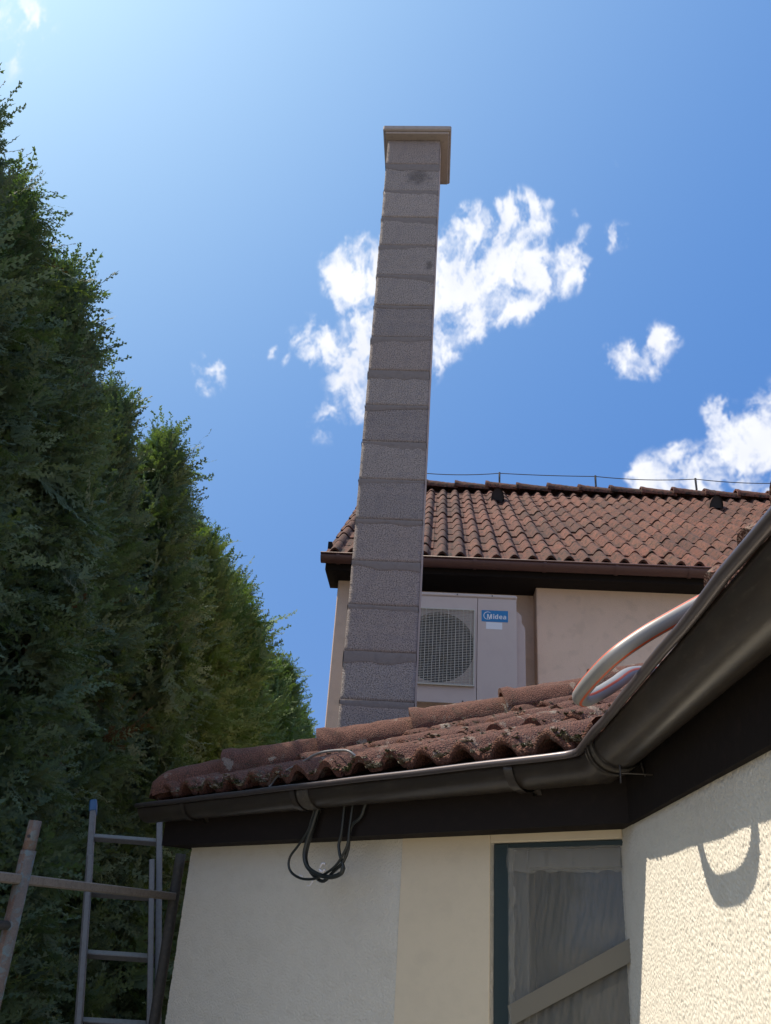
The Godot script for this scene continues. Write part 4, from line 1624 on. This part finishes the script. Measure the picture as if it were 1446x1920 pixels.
# ---- hose, cables
func hose():
	var pts := smooth_path(v3([[0.72, 0.60, -1.20], [0.60, 0.585, -1.27], [0.48, 0.545, -1.335], [0.38, 0.493, -1.368], [0.335, 0.467, -1.390], [0.301, 0.443, -1.414], [0.283, 0.430, -1.478], [0.278, 0.429, -1.565], [0.280, 0.430, -1.625], [0.297, 0.436, -1.665], [0.328, 0.455, -1.692], [0.370, 0.487, -1.725], [0.42, 0.530, -1.79], [0.50, 0.56, -1.86], [0.62, 0.60, -1.88], [0.75, 0.65, -1.84]]), 6)
	var st := st_new(false)
	tube(st, pts, 0.0142, 36, -1.0, func(a: float) -> Color:
		var k := fposmod(a + 0.35, TAU / 3.0)
		return Color(0.50, 0.075, 0.02) if k < 0.30 else Color(0.23, 0.23, 0.238))
	tag(put(self, "garden_hose", done(st), M.hose), "grey garden hose with orange stripes looped over the roof gutter", "hose")

func cables():
	var c := thing("hanging_cables", Vector3(-0.35, 0.30, -2.94))
	tag(c, "loops of black cable hanging under the gutter against the render", "cable")
	var o := -c.position
	var runs := [
		[[-0.380, 0.385, -2.962], [-0.386, 0.36, -2.974], [-0.395, 0.327, -2.983], [-0.405, 0.291, -2.993], [-0.437, 0.247, -3.025], [-0.464, 0.214, -3.052], [-0.467, 0.184, -3.055], [-0.449, 0.16, -3.037], [-0.41, 0.144, -2.998], [-0.363, 0.144, -2.951], [-0.329, 0.157, -2.917], [-0.291, 0.182, -2.879], [-0.267, 0.216, -2.855], [-0.254, 0.249, -2.842], [-0.252, 0.292, -2.84], [-0.25, 0.321, -2.838], [-0.246, 0.38, -2.834]],
		[[-0.371, 0.385, -2.956], [-0.376, 0.353, -2.961], [-0.389, 0.305, -2.974], [-0.402, 0.264, -2.987], [-0.409, 0.225, -2.994], [-0.403, 0.195, -2.988], [-0.384, 0.172, -2.969], [-0.343, 0.154, -2.928], [-0.301, 0.149, -2.886], [-0.269, 0.16, -2.854], [-0.265, 0.178, -2.850]],
		[[-0.196, 0.385, -2.798], [-0.205, 0.36, -2.807], [-0.218, 0.324, -2.82], [-0.243, 0.305, -2.845], [-0.254, 0.274, -2.856], [-0.253, 0.234, -2.856], [-0.267, 0.194, -2.869], [-0.298, 0.166, -2.9], [-0.329, 0.138, -2.931], [-0.358, 0.147, -2.96], [-0.386, 0.17, -2.988], [-0.405, 0.211, -3.008], [-0.398, 0.262, -3.0], [-0.386, 0.305, -2.986], [-0.366, 0.385, -2.966]],
		[[-0.276, 0.385, -2.872], [-0.279, 0.30, -2.878], [-0.282, 0.269, -2.882], [-0.287, 0.246, -2.887], [-0.281, 0.217, -2.881], [-0.270, 0.194, -2.870], [-0.262, 0.172, -2.862]]]
	for k in runs.size():
		var pts := []
		for p in smooth_path(v3(runs[k]), 4):
			pts.append(p + o)
		var st := st_new(false)
		tube(st, pts, [0.0042, 0.0072, 0.0055, 0.0052][k], 10)
		put(c, "cable", done(st), M.cable)
	for seg in [[[-0.342, 0.176, -2.905], [-0.336, 0.187, -2.899], [-0.325, 0.186, -2.892]], [[-0.345, 0.170, -2.908], [-0.333, 0.163, -2.898], [-0.325, 0.170, -2.890]], [[-0.386, 0.122, -2.956], [-0.375, 0.123, -2.946], [-0.366, 0.137, -2.938]], [[-0.420, 0.154, -2.990], [-0.405, 0.149, -2.976]]]:
		var pts := []
		for p in smooth_path(v3(seg), 4):
			pts.append(p + o)
		var st := st_new(false)
		tube(st, pts, 0.0038 if seg.size() > 2 and seg[0][1] > 0.15 else 0.0022, 8)
		put(c, "tie", done(st), M.white_plastic)
	var w := st_new(false)
	tube(w, smooth_path(v3([[-0.580, 0.43, -3.11], [-0.562, 0.46, -3.108], [-0.543, 0.479, -3.088], [-0.507, 0.495, -3.053], [-0.449, 0.513, -2.995], [-0.404, 0.532, -2.95], [-0.359, 0.538, -2.905], [-0.3, 0.534, -2.846], [-0.27, 0.526, -2.816], [-0.24, 0.505, -2.81], [-0.22, 0.50, -2.87]]), 5), 0.0042, 8)
	tag(put(self, "grey_wire", done(w), M.grey_cable), "single thin grey wire lying over the tile noses into the gutter", "wire")

# ---- ladder and scaffold on the left
func bar(st: SurfaceTool, a: Vector3, b: Vector3, w: float, d: float, face: Vector3, bev := 0.003):
	var y := (b - a).normalized()
	var x := y.cross(face).normalized()
	var z := x.cross(y)
	cbox(st, Vector3(-w / 2, 0, -d / 2), Vector3(w / 2, (b - a).length(), d / 2), bev, Transform3D(x, y, z, a))

func ladder():
	var l := thing("ladder", Vector3(-1.3, GROUND, -4.0))
	tag(l, "aluminium extension ladder with blue end cap leaning in front of the hedge", "ladder")
	var o := -l.position
	var face := Vector3(0.25, 0.1, 1).normalized()
	var lt := Vector3(-1.772, 0.515, -4.60)
	var lb := Vector3(-1.503, -0.437, -4.25)
	var ld := (lb - lt).normalized()
	var foot := lb + ld * ((lb.y - GROUND) / -ld.y)
	var across := Vector3(0.340, 0.0, -0.055)
	for s in [0.0, 1.0]:
		var st := st_new()
		var off: Vector3 = across * s
		var start := lt if s == 0.0 else lt + ld * 0.02
		bar(st, start + off + o, foot + off + o, 0.030, 0.062, face)
		put(l, "stile", done(st), M.aluminium)
		# second section sliding in front
		var st2 := st_new()
		var fr := face * 0.066 + across.normalized() * (0.010 if s == 0.0 else -0.034)
		bar(st2, lt + ld * 0.30 + off + fr + o, foot + off + fr + o, 0.026, 0.055, face)
		put(l, "stile", done(st2), M.aluminium)
	var cp := st_new()
	bar(cp, lt - ld * 0.012 + o, lt + ld * 0.055 + o, 0.037, 0.070, face, 0.006)
	var c := put(l, "end_cap", done(cp), M.blue_plastic)
	c.set_meta("label", "blue plastic end cap")
	for k in 7:
		var p := lt + ld * (0.185 + 0.285 * k)
		if p.y < GROUND + 0.15:
			break
		var st := st_new()
		bar(st, p + across * 0.03 + o, p + across * 0.97 + o, 0.030, 0.030, Vector3(0, 0.8, 0.6).normalized())
		put(l, "rung", done(st), M.aluminium)

func scaffold():
	var s := thing("scaffold_frame", Vector3(-1.2, GROUND, -3.4))
	tag(s, "rusty scaffold frame with pale rail at the left of the extension", "scaffold")
	var o := -s.position
	var p1 := Vector3(-1.300, 0, -2.90)
	var st := st_new(false)
	tube(st, [Vector3(p1.x, GROUND, p1.z) + o, Vector3(p1.x, 0.170, p1.z) + o], 0.0245, 16)
	put(s, "post", done(st), M.rust)
	var sp := st_new(false)
	tube(sp, [Vector3(p1.x, 0.150, p1.z) + o, Vector3(p1.x, 0.262, p1.z) + o], 0.0205, 16)
	var sg := put(s, "spigot", done(sp), M.rust)
	var hole := st_new()
	tube(hole, [Vector3(p1.x - 0.001, 0.212, p1.z + 0.019) + o, Vector3(p1.x - 0.0012, 0.2122, p1.z + 0.0212) + o], 0.0055, 12)
	put(sg, "pin_hole", done(hole), M.well, Transform3D.IDENTITY)
	var p2 := Vector3(-1.105, 0, -4.02)
	var st2 := st_new(false)
	tube(st2, [Vector3(p2.x, GROUND, p2.z) + o, Vector3(p2.x, 0.20, p2.z) + o, Vector3(p2.x, 0.262, p2.z) + o], 0.0225, 14)
	put(s, "post", done(st2), M.dark_steel)
	var rail := st_new()
	bar(rail, Vector3(-1.352, 0.083, -2.70) + o, Vector3(-1.113, 0.088, -3.995) + o, 0.055, 0.030, Vector3.UP, 0.004)
	put(s, "rail", done(rail), M.plank)
	var rl := st_new(false)
	tube(rl, [Vector3(-1.30, -0.05, -2.90) + o, Vector3(-1.36, -0.05, -2.55) + o], 0.014, 8)
	put(s, "hook", done(rl), M.dark_steel)
